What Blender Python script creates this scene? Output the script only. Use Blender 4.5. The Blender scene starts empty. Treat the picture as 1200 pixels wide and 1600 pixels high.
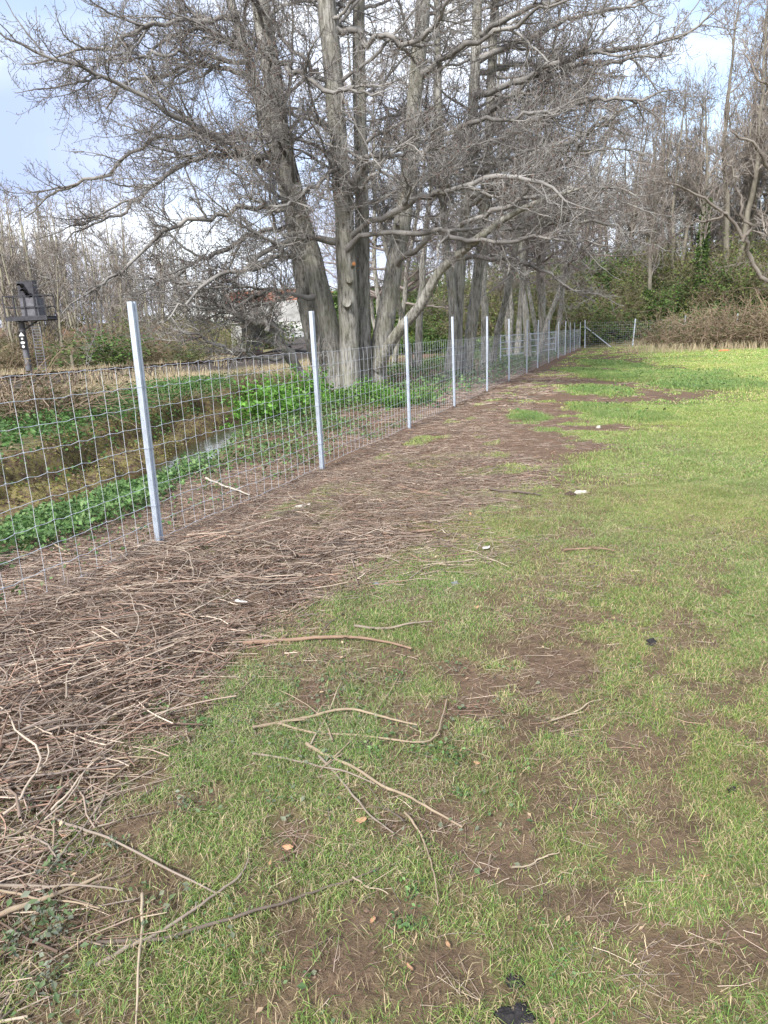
import bpy, math, random
import numpy as np
from math import radians as rad
C = bpy.context.scene
COL = C.collection
# ------------------------------------------------------------------ camera
F = 1080.0; PITCH = math.atan(276/1080); ROLL = rad(-2.44); CAMH = 1.5
def cam_matrix():
    s, c = math.sin(PITCH), math.cos(PITCH)
    B = np.array([[1,0,0],[0,s,-c],[0,c,s]], float)
    a, b = math.cos(ROLL), math.sin(ROLL)
    return B @ np.array([[a,-b,0],[b,a,0],[0,0,1]], float)
RC = cam_matrix()
from mathutils import Matrix, Vector
cd = bpy.data.cameras.new('camera'); cam = bpy.data.objects.new('camera', cd); COL.objects.link(cam)
M4 = Matrix([[*RC[0],0],[*RC[1],0],[*RC[2],CAMH],[0,0,0,1]]); cam.matrix_world = M4
cd.sensor_fit = 'VERTICAL'; cd.sensor_height = 36.0; cd.lens = 36*F/1600
cd.clip_start = 0.05; cd.clip_end = 3000
C.camera = cam
# ------------------------------------------------------------------ world and sun
SUN_EL, SUN_AZ = rad(42), rad(-152)        # azimuth measured from +Y towards +X
w = bpy.data.worlds.new('World'); C.world = w; w.use_nodes = True
nt = w.node_tree; N = nt.nodes; L = nt.links; N.clear()
sky = N.new('ShaderNodeTexSky'); sky.sky_type = 'NISHITA'; sky.sun_disc = False
sky.sun_elevation = SUN_EL; sky.sun_rotation = SUN_AZ; sky.air_density = 1.0; sky.dust_density = 1.5
tc = N.new('ShaderNodeTexCoord')
mp = N.new('ShaderNodeMapping'); mp.inputs['Scale'].default_value = (1,1,3.2); mp.inputs['Location'].default_value = (0.35,0.1,0.15)
L.new(tc.outputs['Generated'], mp.inputs['Vector'])
n1 = N.new('ShaderNodeTexNoise'); n1.inputs['Scale'].default_value = 1.7; n1.inputs['Detail'].default_value = 7; n1.inputs['Roughness'].default_value = .55
L.new(mp.outputs['Vector'], n1.inputs['Vector'])
r1 = N.new('ShaderNodeValToRGB'); r1.color_ramp.elements[0].position = .33; r1.color_ramp.elements[1].position = .56
L.new(n1.outputs['Fac'], r1.inputs['Fac'])
n2 = N.new('ShaderNodeTexNoise'); n2.inputs['Scale'].default_value = 2.6; n2.inputs['Detail'].default_value = 4
L.new(mp.outputs['Vector'], n2.inputs['Vector'])
r2 = N.new('ShaderNodeValToRGB'); r2.color_ramp.elements[0].position = .38; r2.color_ramp.elements[1].position = .58
r2.color_ramp.elements[0].color = (2.9,3.3,4.4,1); r2.color_ramp.elements[1].color = (5.5,5.75,6.2,1)
L.new(n2.outputs['Fac'], r2.inputs['Fac'])
mx = N.new('ShaderNodeMix'); mx.data_type = 'RGBA'
skb = N.new('ShaderNodeMix'); skb.data_type='RGBA'; skb.blend_type='MULTIPLY'; skb.inputs[0].default_value=1; skb.inputs[7].default_value=(1.35,1.2,1.12,1)
L.new(sky.outputs['Color'], skb.inputs[6])
L.new(r1.outputs['Color'], mx.inputs[0]); L.new(skb.outputs[2], mx.inputs[6]); L.new(r2.outputs['Color'], mx.inputs[7])
sx = N.new('ShaderNodeSeparateXYZ'); L.new(tc.outputs['Generated'], sx.inputs[0])
def sstep(sock, a, b_):
    m = N.new('ShaderNodeMapRange'); m.interpolation_type = 'SMOOTHSTEP'; m.inputs[1].default_value = a; m.inputs[2].default_value = b_; L.new(sock, m.inputs[0]); return m.outputs[0]
def mul(a, b_):
    m = N.new('ShaderNodeMath'); m.operation = 'MULTIPLY'; L.new(a, m.inputs[0]); L.new(b_, m.inputs[1]); return m.outputs[0]
nz = N.new('ShaderNodeMath'); nz.operation = 'MULTIPLY_ADD'; L.new(n2.outputs['Fac'], nz.inputs[0]); nz.inputs[1].default_value = .12; L.new(sx.outputs['Z'], nz.inputs[2])
bank_ = mul(mul(sstep(nz.outputs[0], .20, .25), sstep(nz.outputs[0], .345, .315)), sstep(sx.outputs['X'], -.22, -.42))
mxb = N.new('ShaderNodeMix'); mxb.data_type = 'RGBA'; L.new(bank_, mxb.inputs[0]); L.new(mx.outputs[2], mxb.inputs[6]); mxb.inputs[7].default_value = (2.3,2.85,4.3,1)
mx = mxb
bg = N.new('ShaderNodeBackground'); bg.inputs['Strength'].default_value = 0.10
ow = N.new('ShaderNodeOutputWorld'); L.new(mx.outputs[2], bg.inputs['Color']); L.new(bg.outputs['Background'], ow.inputs['Surface'])
sd = bpy.data.lights.new('sun','SUN'); sun = bpy.data.objects.new('sun', sd); COL.objects.link(sun)
sd.energy = 2.4; sd.angle = rad(10); sd.color = (1.0,0.97,0.92)
sv = Vector((math.sin(SUN_AZ)*math.cos(SUN_EL), math.cos(SUN_AZ)*math.cos(SUN_EL), math.sin(SUN_EL)))
sun.rotation_euler = sv.to_track_quat('Z','Y').to_euler()
C.view_settings.view_transform = 'Standard'; C.view_settings.look = 'None'
C.view_settings.exposure = 1.48; C.view_settings.gamma = 1.0; C.view_settings.use_curve_mapping = False
C.cycles.max_bounces = 5; C.cycles.diffuse_bounces = 3; C.cycles.transparent_max_bounces = 4

# ------------------------------------------------------------------ helpers
def ray(px, py): return RC @ np.array([(px-600)/F, -(py-800)/F, -1.0])
def at(px, py, depth):                     # point at forward distance depth
    d = ray(px, py); return np.array([0,0,CAMH]) + d*(depth/d[1])
def G(px, py, z=0.0):                      # point on the level z
    d = ray(px, py); return np.array([0,0,CAMH]) + d*((z-CAMH)/d[2])
def hsh(xi, yi, seed):
    h = (xi.astype(np.int64)*374761393 + yi.astype(np.int64)*668265263 + seed*974634777) & 0xffffffff
    h = ((h ^ (h >> 13))*1274126177) & 0xffffffff
    h = ((h ^ (h >> 16))*2246822519) & 0xffffffff
    return ((h ^ (h >> 15)) & 0xffffff)/float(0xffffff)
def vn(x, y, seed):
    xi = np.floor(x); yi = np.floor(y); fx = x-xi; fy = y-yi
    fx = fx*fx*(3-2*fx); fy = fy*fy*(3-2*fy)
    a = hsh(xi,yi,seed); b = hsh(xi+1,yi,seed); c = hsh(xi,yi+1,seed); d = hsh(xi+1,yi+1,seed)
    return (a*(1-fx)+b*fx)*(1-fy)+(c*(1-fx)+d*fx)*fy
def fbm(x, y, scale, octv=3, seed=0):
    s = 0; a = .5; t = 0
    for o in range(octv):
        s = s + a*vn(x/scale+17.3*o, y/scale-9.1*o, seed+o*31); t += a; a *= .5; scale *= .5
    return s/t
def ss(a, b, x):
    t = np.clip((x-a)/(b-a), 0, 1); return t*t*(3-2*t)
def nrm(v): return v/np.maximum(np.linalg.norm(v, axis=-1, keepdims=True), 1e-9)

def mesh_data(name, verts, faces, mat=None, smooth=False, col=None, fmat=None):
    """faces: list of int arrays (n,3) or (n,4)"""
    me = bpy.data.meshes.new(name)
    verts = np.asarray(verts, np.float32).reshape(-1,3)
    faces = [np.asarray(f, np.int32) for f in faces if len(f)]
    me.vertices.add(len(verts)); me.vertices.foreach_set('co', verts.ravel())
    nl = sum(f.size for f in faces); nf = sum(len(f) for f in faces)
    me.loops.add(nl); me.polygons.add(nf)
    me.loops.foreach_set('vertex_index', np.concatenate([f.ravel() for f in faces]))
    ls = []; o = 0
    for f in faces:
        k = f.shape[1]; ls.append(o+np.arange(len(f))*k); o += f.size
    me.polygons.foreach_set('loop_start', np.concatenate(ls).astype(np.int32))
    if smooth: me.polygons.foreach_set('use_smooth', np.ones(nf, bool))
    else: me.polygons.foreach_set('use_smooth', np.zeros(nf, bool))
    if col is not None:
        a = me.color_attributes.new('Col','FLOAT_COLOR','POINT')
        c4 = np.ones((len(verts),4), np.float32); c4[:,:3] = col
        a.data.foreach_set('color', c4.ravel())
    me.update(calc_edges=True); me.validate()
    if mat is not None: me.materials.append(mat)
    return me
def link(name, me, parent=None, loc=None):
    o = bpy.data.objects.new(name, me); COL.objects.link(o)
    if parent is not None: o.parent = parent
    if loc is not None: o.location = loc
    return o
def tag(o, label=None, cat=None, group=None, kind=None):
    if label: o['label'] = label
    if cat: o['category'] = cat
    if group: o['group'] = group
    if kind: o['kind'] = kind
    return o
def empty(name, loc=(0,0,0), rz=0): 
    o = bpy.data.objects.new(name, None); COL.objects.link(o); o.location = loc; o.rotation_euler = (0,0,rz); o.empty_display_size = .1
    return o
def copy_tree(o, parent=None):
    c = o.copy(); COL.objects.link(c)
    if parent is not None: c.parent = parent
    for ch in list(o.children): copy_tree(ch, c)
    return c

class MB:
    """collects shapes into one mesh"""
    def __init__(s): s.v = []; s.q = []; s.t = []; s.n = 0
    def add(s, v, q=None, t=None):
        v = np.asarray(v,float).reshape(-1,3); s.v.append(v)
        if q is not None and len(q): s.q.append(np.asarray(q,int)+s.n)
        if t is not None and len(t): s.t.append(np.asarray(t,int)+s.n)
        s.n += len(v); return s
    def box(s, c, d, rz=0, bev=0.0):
        x,y,z = np.array(d)/2.; b = min(bev, x*.8, y*.8)
        if b > 0: ring = [(-x+b,-y),(x-b,-y),(x,-y+b),(x,y-b),(x-b,y),(-x+b,y),(-x,y-b),(-x,-y+b)]
        else: ring = [(-x,-y),(x,-y),(x,y),(-x,y)]
        return s.prism(ring, -z, z, c, rz)
    def prism(s, ring, z0, z1, c=(0,0,0), rz=0):
        r = np.array(ring,float); n = len(r)
        ca, sa = math.cos(rz), math.sin(rz)
        r = np.stack([r[:,0]*ca-r[:,1]*sa, r[:,0]*sa+r[:,1]*ca],1)
        v = np.concatenate([np.c_[r,np.full(n,z0)], np.c_[r,np.full(n,z1)], [[r[:,0].mean(),r[:,1].mean(),z0],[r[:,0].mean(),r[:,1].mean(),z1]]])+np.array(c,float)
        i = np.arange(n); j = (i+1)%n
        q = np.stack([i,j,j+n,i+n],1)
        t = np.concatenate([np.stack([j,i,np.full(n,2*n)],1), np.stack([i+n,j+n,np.full(n,2*n+1)],1)])
        return s.add(v,q,t)
    def bar(s, a, b, w, h=None, n=4):
        a = np.array(a,float); b = np.array(b,float); h = w if h is None else h
        t = nrm(b-a); ref = np.array([0,0,1.]) if abs(t[2])<.9 else np.array([1.,0,0])
        u = nrm(np.cross(t,ref)); v = np.cross(u,t)
        ang = np.arange(n)*2*math.pi/n+math.pi/n; k = 1/math.cos(math.pi/n) if n==4 else 1
        ring = np.cos(ang)[:,None]*u*w/2*k+np.sin(ang)[:,None]*v*h/2*k
        vv = np.concatenate([a+ring,b+ring,[a],[b]]); i = np.arange(n); j=(i+1)%n
        return s.add(vv, np.stack([i,j,j+n,i+n],1), np.concatenate([np.stack([j,i,np.full(n,2*n)],1),np.stack([i+n,j+n,np.full(n,2*n+1)],1)]))
    def raw(s, vqt): return s.add(*vqt)
    def data(s, name, mat, smooth=False, col=None):
        return mesh_data(name, np.concatenate(s.v), ([np.concatenate(s.q)] if s.q else [])+([np.concatenate(s.t)] if s.t else []), mat, smooth, col)
    def build(s, name, mat, parent=None, smooth=False, loc=None): return link(name, s.data(name, mat, smooth), parent, loc)

def tubes(P, R, S, cap=False):
    """P (n,K,3) centre lines, R (n,K) radii -> verts, quads"""
    P = np.asarray(P,float); R = np.asarray(R,float); n,K,_ = P.shape
    T = np.empty_like(P); T[:,1:-1] = P[:,2:]-P[:,:-2]; T[:,0] = P[:,1]-P[:,0]; T[:,-1] = P[:,-1]-P[:,-2]
    T = nrm(T); m = nrm(P[:,-1]-P[:,0]); ref = np.zeros((n,3)); ref[np.arange(n), np.abs(m).argmin(1)] = 1
    U = nrm(np.cross(T, ref[:,None,:])); V = np.cross(T,U)
    a = np.arange(S)*2*math.pi/S
    v = P[:,:,None,:]+R[:,:,None,None]*(np.cos(a)[None,None,:,None]*U[:,:,None,:]+np.sin(a)[None,None,:,None]*V[:,:,None,:])
    base = np.arange(n)[:,None,None]*K*S; k = np.arange(K-1)[None,:,None]*S; s = np.arange(S)[None,None,:]; s2 = (s+1)%S
    q = np.stack(np.broadcast_arrays(base+k+s, base+k+s2, base+k+S+s2, base+k+S+s),-1).reshape(-1,4)
    return v.reshape(-1,3), q
def spline(ctrl, K):
    """Catmull-Rom through ctrl (M,D) resampled to K"""
    c = np.asarray(ctrl,float); M = len(c)
    if M == 2: 
        t = np.linspace(0,1,K)[:,None]; return c[0]*(1-t)+c[1]*t
    p = np.concatenate([[2*c[0]-c[1]],c,[2*c[-1]-c[-2]]])
    d = np.r_[0,np.cumsum(np.linalg.norm(np.diff(c[:,:3],axis=0),axis=1))]; u = np.interp(np.linspace(0,d[-1],K), d, np.arange(M))
    i = np.minimum(u.astype(int),M-2); t = (u-i)[:,None]
    p0,p1,p2,p3 = p[i],p[i+1],p[i+2],p[i+3]
    return .5*(2*p1+(p2-p0)*t+(2*p0-5*p1+4*p2-p3)*t*t+(3*p1-p0-3*p2+p3)*t**3)

# ------------------------------------------------------------------ materials
def mat(name):
    m = bpy.data.materials.new(name); m.use_nodes = True
    nt = m.node_tree; b = nt.nodes['Principled BSDF']; b.inputs['Specular IOR Level'].default_value = .2
    return m, nt, b
def nnoise(nt, scale, detail=4, rough=.6, vec=None, coord='Object', stretch=None):
    tc = nt.nodes.new('ShaderNodeTexCoord'); n = nt.nodes.new('ShaderNodeTexNoise')
    n.inputs['Scale'].default_value = scale; n.inputs['Detail'].default_value = detail; n.inputs['Roughness'].default_value = rough
    if stretch:
        mp = nt.nodes.new('ShaderNodeMapping'); mp.inputs['Scale'].default_value = stretch
        nt.links.new(tc.outputs[coord], mp.inputs['Vector']); nt.links.new(mp.outputs['Vector'], n.inputs['Vector'])
    else: nt.links.new(tc.outputs[coord], n.inputs['Vector'])
    return n
def nramp(nt, inp, stops):
    r = nt.nodes.new('ShaderNodeValToRGB'); e = r.color_ramp.elements
    while len(e) < len(stops): e.new(.5)
    for k,(p,c) in enumerate(stops): e[k].position = p; e[k].color = (*c,1)
    nt.links.new(inp, r.inputs['Fac']); return r
def nmix(nt, fac, a, b, mode='MIX'):
    m = nt.nodes.new('ShaderNodeMix'); m.data_type = 'RGBA'; m.blend_type = mode
    for i,v in ((0,fac),(6,a),(7,b)):
        if hasattr(v,'links') or isinstance(v,bpy.types.NodeSocket): nt.links.new(v, m.inputs[i])
        elif i == 0: m.inputs[0].default_value = v
        else: m.inputs[i].default_value = (*v,1)
    return m.outputs[2]
def nbump(nt, b, h, strength=.5, dist=.02):
    n = nt.nodes.new('ShaderNodeBump'); n.inputs['Strength'].default_value = strength; n.inputs['Distance'].default_value = dist
    nt.links.new(h, n.inputs['Height']); nt.links.new(n.outputs['Normal'], b.inputs['Normal'])
def simple(name, stops, scale=8, rough=.8, metal=0, bump=0, dist=.01, stretch=None, objvar=0, detail=4):
    m, nt, b = mat(name); n = nnoise(nt, scale, detail, stretch=stretch)
    if isinstance(stops[0], (int,float)): stops = [(.3,[c*.75 for c in stops]),(.7,[min(1,c*1.25) for c in stops])]
    c = nramp(nt, n.outputs['Fac'], stops).outputs['Color']
    if objvar:
        oi = nt.nodes.new('ShaderNodeObjectInfo'); h = nt.nodes.new('ShaderNodeHueSaturation')
        mr = nt.nodes.new('ShaderNodeMapRange'); mr.inputs['To Min'].default_value = 1-objvar; mr.inputs['To Max'].default_value = 1+objvar
        nt.links.new(oi.outputs['Random'], mr.inputs['Value']); nt.links.new(mr.outputs['Result'], h.inputs['Value']); nt.links.new(c, h.inputs['Color']); c = h.outputs['Color']
    nt.links.new(c, b.inputs['Base Color']); b.inputs['Roughness'].default_value = rough; b.inputs['Metallic'].default_value = metal
    if bump: nbump(nt, b, n.outputs['Fac'], bump, dist)
    return m
def attr_mat(name, rough=.7, transl=0.0, var=0.0):
    m, nt, b = mat(name); a = nt.nodes.new('ShaderNodeVertexColor'); a.layer_name = 'Col'; c = a.outputs['Color']
    nt.links.new(c, b.inputs['Base Color']); b.inputs['Roughness'].default_value = rough
    if transl:
        t = nt.nodes.new('ShaderNodeBsdfTranslucent'); nt.links.new(c, t.inputs['Color'])
        mx = nt.nodes.new('ShaderNodeMixShader'); mx.inputs[0].default_value = transl
        nt.links.new(b.outputs[0], mx.inputs[1]); nt.links.new(t.outputs[0], mx.inputs[2])
        nt.links.new(mx.outputs[0], nt.nodes['Material Output'].inputs['Surface'])
    return m
M = {}
M['blade'] = attr_mat('grass_blades', .6, .3)
M['leaf'] = attr_mat('green_leaves', .5, .25)
M['stick'] = attr_mat('dead_twigs', .85)
def bark_mat(name, dark, mid, light, moss, mossamt):
    m, nt, b = mat(name)
    n = nnoise(nt, 16, 10, .75, stretch=(1,1,.17)); n2 = nnoise(nt, 1.6, 5, .6); n3 = nnoise(nt, 26, 4, .6)
    c = nramp(nt, n.outputs['Fac'], [(.37,dark),(.49,mid),(.63,light)]).outputs['Color']
    f = nramp(nt, n2.outputs['Fac'], [(.47,(0,0,0)),(.62,(mossamt,)*3)]).outputs['Color']
    c = nmix(nt, f, c, moss)
    f3 = nramp(nt, n3.outputs['Fac'], [(.6,(0,0,0)),(.7,(.55,)*3)]).outputs['Color']
    c = nmix(nt, f3, c, (.36,.36,.31))
    nt.links.new(c, b.inputs['Base Color']); b.inputs['Roughness'].default_value = .9
    nbump(nt, b, n.outputs['Fac'], .9, .05)
    return m
M['bark'] = bark_mat('grey_bark', (.055,.051,.045), (.25,.24,.215), (.43,.42,.385), (.21,.21,.13), .35)
M['bark_far'] = simple('far_bark', [(.3,(.11,.10,.08)),(.7,(.26,.24,.195))], 2.5, .9, objvar=.2, stretch=(1,1,.3))
M['bark_pale'] = simple('pale_bark', [(.3,(.18,.165,.12)),(.7,(.34,.32,.25))], 2.5, .9, objvar=.2, stretch=(1,1,.3))
M['twig'] = simple('twig_bark', [(.35,(.145,.136,.128)),(.65,(.30,.288,.27))], 1.3, .85)
M['twig_mid'] = simple('brown_twig_bark', [(.35,(.145,.118,.108)),(.65,(.29,.255,.235))], .8, .85)
M['twig_far'] = simple('far_twig_bark', [(.35,(.185,.16,.14)),(.65,(.33,.295,.26))], .5, .9, objvar=.22)
M['catkin'] = simple('catkins_and_buds', [(.3,(.10,.058,.045)),(.7,(.20,.125,.095))], 3, .85)
M['cut'] = simple('fresh_cut_wood', (.40,.19,.085), 40, .9)
M['steel'] = simple('galvanised_steel', [(.3,(.40,.45,.52)),(.7,(.54,.60,.68))], 14, .42, .25)
M['wire'] = simple('galvanised_wire', [(.3,(.42,.45,.49)),(.7,(.56,.60,.65))], 6, .45, .3)
# ------------------------------------------------------------------ layout of the ground
FA = np.array([-1.74,5.129]); FU = np.array([.3349,.9423]); FN = np.array([.9423,-.3349])
def sd(x, y): return (x-FA[0])*FU[0]+(y-FA[1])*FU[1], (x-FA[0])*FN[0]+(y-FA[1])*FN[1]
def fxy(s, d): return FA[0]+FU[0]*s+FN[0]*d, FA[1]+FU[1]*s+FN[1]*d
def lip(s): return np.interp(s, [-30,-10,-3,0,2,4.4,6.9,11.3,16,25,60], [.9,1.3,1.55,1.7,1.95,2.4,3.25,5.0,6.0,7,9])
def brashw(s): return np.interp(s, [-8,-3.1,-1,0,2.4,4.8,8.2,20,31,60], [1.7,1.72,1.75,2.0,2.5,3.1,3.8,4.9,4.3,3.8])
RAIL = np.array([[-45,-28.5],[-15.37,28.7],[-9.0,41.4],[-8.3,51],[-8.7,60],[-10,90],[-20,200]],float)
RIDGE_R = np.array([[-3.5,66],[14,64],[30,61],[60,53],[140,30]],float); RIDGE_L = np.array([[-20,67],[-32,70],[-70,84],[-160,110]],float)
def pdist(x, y, poly):
    best = np.full(np.shape(x), 1e9)
    for a,b in zip(poly[:-1],poly[1:]):
        e = b-a; t = np.clip(((x-a[0])*e[0]+(y-a[1])*e[1])/(e@e),0,1)
        best = np.minimum(best, np.hypot(x-a[0]-t*e[0], y-a[1]-t*e[1]))
    return best
def ditch_e(x, y):
    s,d = sd(x,y); return -d-lip(s)+(fbm(x,y,.9,4,5)-.5)*.75
def height(x, y):
    x = np.asarray(x,float); y = np.asarray(y,float)
    s,d = sd(x,y)
    z = (fbm(x,y,1.6,3,1)-.5)*.07+(fbm(x,y,.28,3,2)-.5)*.035
    e = ditch_e(x,y)
    prof = np.interp(e, [-.6,-.1,.25,.55,1.6,1.9,2.1,2.6,2.8,3.2], [0,-.06,-.5,-1.0,-1.05,-.66,-.50,-.42,-.06,.02])
    fade = 1-ss(30,45,s)
    z = z+prof*fade+ss(.1,.5,e)*(1-ss(3.0,3.4,e))*fade*((fbm(x,y,.5,4,6)-.5)*.34)
    dr = pdist(x,y,RAIL)
    far = ss(8,30,-d)
    z = z+far*(fbm(x,y,9,3,8)-.45)*.22*(ss(3,7,dr))
    wr = 1-ss(1.7,3.6,dr); z = z*(1-wr)+.36*wr
    br = pdist(x,y,RIDGE_R); cut = ss(2.4,4.6,dr)
    z = z+4.3*(1-ss(2.5,11.5,br))*cut
    bl = pdist(x,y,RIDGE_L); z = z+3.6*(1-ss(2.5,13,bl))*cut
    z = z+ss(60,160,np.hypot(x,y))*(fbm(x,y,40,2,9)*3)
    return z
def blobs(x, y, spec):
    out = np.zeros(np.shape(x))
    for px,py,rx,ry,wt in spec:
        g = G(px,py); dx = x-g[0]; dy = y-g[1]
        q = np.sqrt((dx/rx)**2+(dy/ry)**2)
        out = np.maximum(out, wt*(1-ss(.55,1.15,q+(fbm(x,y,.35*max(rx,.6),3,int(px))-.5)*.9)))
    return out
SOIL = [(560,1060,.36,.42,1),(830,1095,.55,.6,1),(870,1010,.3,.5,.8),(650,1235,.28,.3,.85),(760,1300,.22,.35,.9),(780,1200,.25,.3,.7),(600,1490,.2,.22,.85),(440,1470,.12,.12,.7),(800,1500,.14,.2,.7),
        (930,1390,.12,.25,.75),(770,1400,.2,.14,.8),(950,1440,.1,.15,.7),(820,945,.45,.5,.8),(870,800,.55,1.2,.9),(880,740,.6,1.3,.9),(840,860,.4,.6,.7),(1010,612,1.5,3.6,1),(880,650,1.1,2.5,.95),(900,690,.7,1.5,.7),
        (1120,1330,.12,.2,.8),(1040,1270,.2,.2,.5),(1180,1470,.1,.15,.7),(1000,1530,.13,.1,.7),(640,870,.25,.3,.7),(700,930,.25,.2,.5),(980,950,.4,.15,.5),(960,1050,.35,.15,.5),(150,1270,.28,.2,.9),(250,1245,.3,.12,.7),(1000,700,.8,.5,.5),(690,1160,.15,.12,.5)]
LUSH = [(942,585,.95,4.2,1),(960,570,1.0,4,1),(1105,600,1.5,2.6,1),(1060,585,1.5,3,.8),(825,652,.35,.7,.8),(935,640,.5,1.3,.9),(1000,652,.6,1.0,.6),(930,610,.8,2,.9)]
def grassd(x, y):
    s,d = sd(x,y)
    n1 = fbm(x,y,1.1,3,21); n2 = fbm(x,y,.22,2,22)
    dd = d-brashw(s)+(n1-.5)*(1.1+1.6*ss(2,7,s))+(n2-.5)*(.35+.5*ss(2,7,s))
    g = ss(-.35,.45,dd)
    near = 1-.75*ss(2.6,5.2,y-x*.35)
    patch = ss(.46,.585, .8*fbm(x,y,.17,4,23)+.2*n1)
    g = g*(1-near*.88*(1-patch))
    soil = blobs(x,y,SOIL)*ss(.30,.55,fbm(x,y,.16,4,91)+.08); g = g*(1-.80*soil)
    # scattered tufts inside the brash
    g = np.maximum(g, .75*ss(.57,.68,fbm(x,y,.5,3,25))*(d>.4)*(d<brashw(s)+.3)*ss(-1.5,.5,s))
    g = np.maximum(g, blobs(x,y,LUSH))
    return np.clip(g,0,1)*(d>-.3)*(1-ss(48,49.5,s))
def litterd(x, y):
    s,d = sd(x,y)
    a = 1-ss(-.3,.55,d-brashw(s)+(fbm(x,y,1.1,3,21)-.5)*(1.1+1.6*ss(2,7,s)))
    a = a*(1-.55*ss(1.2,2.6,d)*ss(2,6,s))
    e = ditch_e(x,y)
    return a*(1-ss(-.9,-.1,e+.5*(fbm(x,y,.8,2,30)-.5)))*(1-ss(45,50,s))

# ground sheet
def axis(lo, hi, dense_lo, dense_hi, st, grow):
    a = list(np.arange(dense_lo, dense_hi+1e-6, st)); k = st; p = dense_hi
    while p < hi: k = min(k*grow, 22); p += k; a.append(p)
    k = st; p = dense_lo; b = []
    while p > lo: k = min(k*grow, 22); p -= k; b.append(p)
    return np.array(b[::-1]+a)
gx = axis(-420,420,-8,6,.055,1.045); gy = axis(-40,620,.7,9.5,.055,1.02)
X,Y = np.meshgrid(gx,gy); Z = height(X,Y)
nx,ny = len(gx),len(gy); ii = np.arange(nx*ny).reshape(ny,nx)
quads = np.stack([ii[:-1,:-1],ii[:-1,1:],ii[1:,1:],ii[1:,:-1]],-1).reshape(-1,4)
S_,D_ = sd(X,Y); E_ = ditch_e(X,Y)
gm = np.stack([grassd(X,Y), litterd(X,Y), ss(-.2,.1,E_)*(1-ss(2.9,3.2,E_))*(1-ss(30,45,S_))],-1)
m, nt, b = mat('ground'); at_ = nt.nodes.new('ShaderNodeVertexColor'); at_.layer_name = 'Col'
sp = nt.nodes.new('ShaderNodeSeparateColor'); nt.links.new(at_.outputs['Color'], sp.inputs['Color'])
nA = nnoise(nt,3.1,8,.65); nB = nnoise(nt,24,6,.7); nC = nnoise(nt,55,4,.7,stretch=(1,.3,1)); nD = nnoise(nt,.35,4,.6); nE = nnoise(nt,7,6,.7)
soil = nramp(nt,nA.outputs['Fac'],[(.3,(.066,.041,.027)),(.5,(.14,.09,.060)),(.72,(.23,.158,.108))]).outputs['Color']
soil = nmix(nt,.45,soil,nramp(nt,nB.outputs['Fac'],[(.3,(.05,.032,.021)),(.7,(.24,.168,.115))]).outputs['Color'])
lit = nramp(nt,nC.outputs['Fac'],[(.35,(.07,.044,.029)),(.52,(.17,.112,.074)),(.7,(.31,.22,.15))]).outputs['Color']
lit = nmix(nt,nramp(nt,nE.outputs['Fac'],[(.4,(0,0,0)),(.65,(.6,.6,.6))]).outputs['Color'],lit,(.14,.095,.07))
gr = nramp(nt,nB.outputs['Fac'],[(.3,(.10,.115,.035)),(.5,(.19,.205,.065)),(.7,(.31,.29,.13))]).outputs['Color']
gr = nmix(nt,nramp(nt,nE.outputs['Fac'],[(.4,(0,0,0)),(.7,(.55,.55,.55))]).outputs['Color'],gr,(.24,.22,.11))
bank = nramp(nt,nE.outputs['Fac'],[(.3,(.05,.034,.024)),(.46,(.135,.095,.062)),(.56,(.21,.185,.065)),(.64,(.19,.145,.095)),(.75,(.27,.215,.14))]).outputs['Color']
wild = nramp(nt,nA.outputs['Fac'],[(.3,(.10,.085,.05)),(.5,(.19,.165,.09)),(.7,(.15,.17,.06))]).outputs['Color']
wd = nt.nodes.new('ShaderNodeVertexColor'); wd.layer_name = 'Wild'
sw = nt.nodes.new('ShaderNodeSeparateColor'); nt.links.new(wd.outputs['Color'], sw.inputs['Color'])
c = nmix(nt,sp.outputs['Green'],soil,lit); 
fg = nt.nodes.new('ShaderNodeMath'); fg.operation='MULTIPLY'; fg.inputs[1].default_value=.8; nt.links.new(sp.outputs['Red'],fg.inputs[0])
c = nmix(nt,sw.outputs['Red'],c,wild); c = nmix(nt,fg.outputs[0],c,gr); c = nmix(nt,sp.outputs['Blue'],c,bank)
c = nmix(nt,sw.outputs['Green'],c,(.062,.052,.045))
nt.links.new(c,b.inputs['Base Color']); b.inputs['Roughness'].default_value=.95
nbump(nt,b,nB.outputs['Fac'],1.0,.035); M['ground'] = m
gme = mesh_data('ground', np.stack([X,Y,Z],-1).reshape(-1,3), [quads], m, True, gm.reshape(-1,3))
DR = pdist(X,Y,RAIL)
wl = np.zeros((nx*ny,4),np.float32); wl[:,0] = np.clip(np.maximum(ss(2.9,3.3,E_)*(S_<45), ss(47,50,S_)),0,1).ravel(); wl[:,1] = (1-ss(2.7,3.4,DR+(fbm(X,Y,.8,2,3)-.5)*.6)).ravel(); wl[:,3] = 1
wa = gme.color_attributes.new('Wild','FLOAT_COLOR','POINT'); wa.data.foreach_set('color', wl.ravel())
tag(link('ground', gme), kind='structure')
# water in the ditch
m, nt, b = mat('ditch_water'); b.inputs['Base Color'].default_value = (.045,.032,.018,1); b.inputs['Roughness'].default_value = .06; b.inputs['Specular IOR Level'].default_value = .5
nbump(nt,b,nnoise(nt,5,3).outputs['Fac'],.08,.02)
sv_ = np.linspace(-14,34,60); vv=[]
for s_ in sv_:
    for e_ in (.2,2.1): x_,y_ = fxy(s_,-(lip(s_)+e_)); vv.append((x_,y_,-.66))
i = np.arange(59)*2
tag(link('ditch_water', mesh_data('ditch_water', vv, [np.stack([i,i+2,i+3,i+1],1)], m)), kind='structure')

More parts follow.
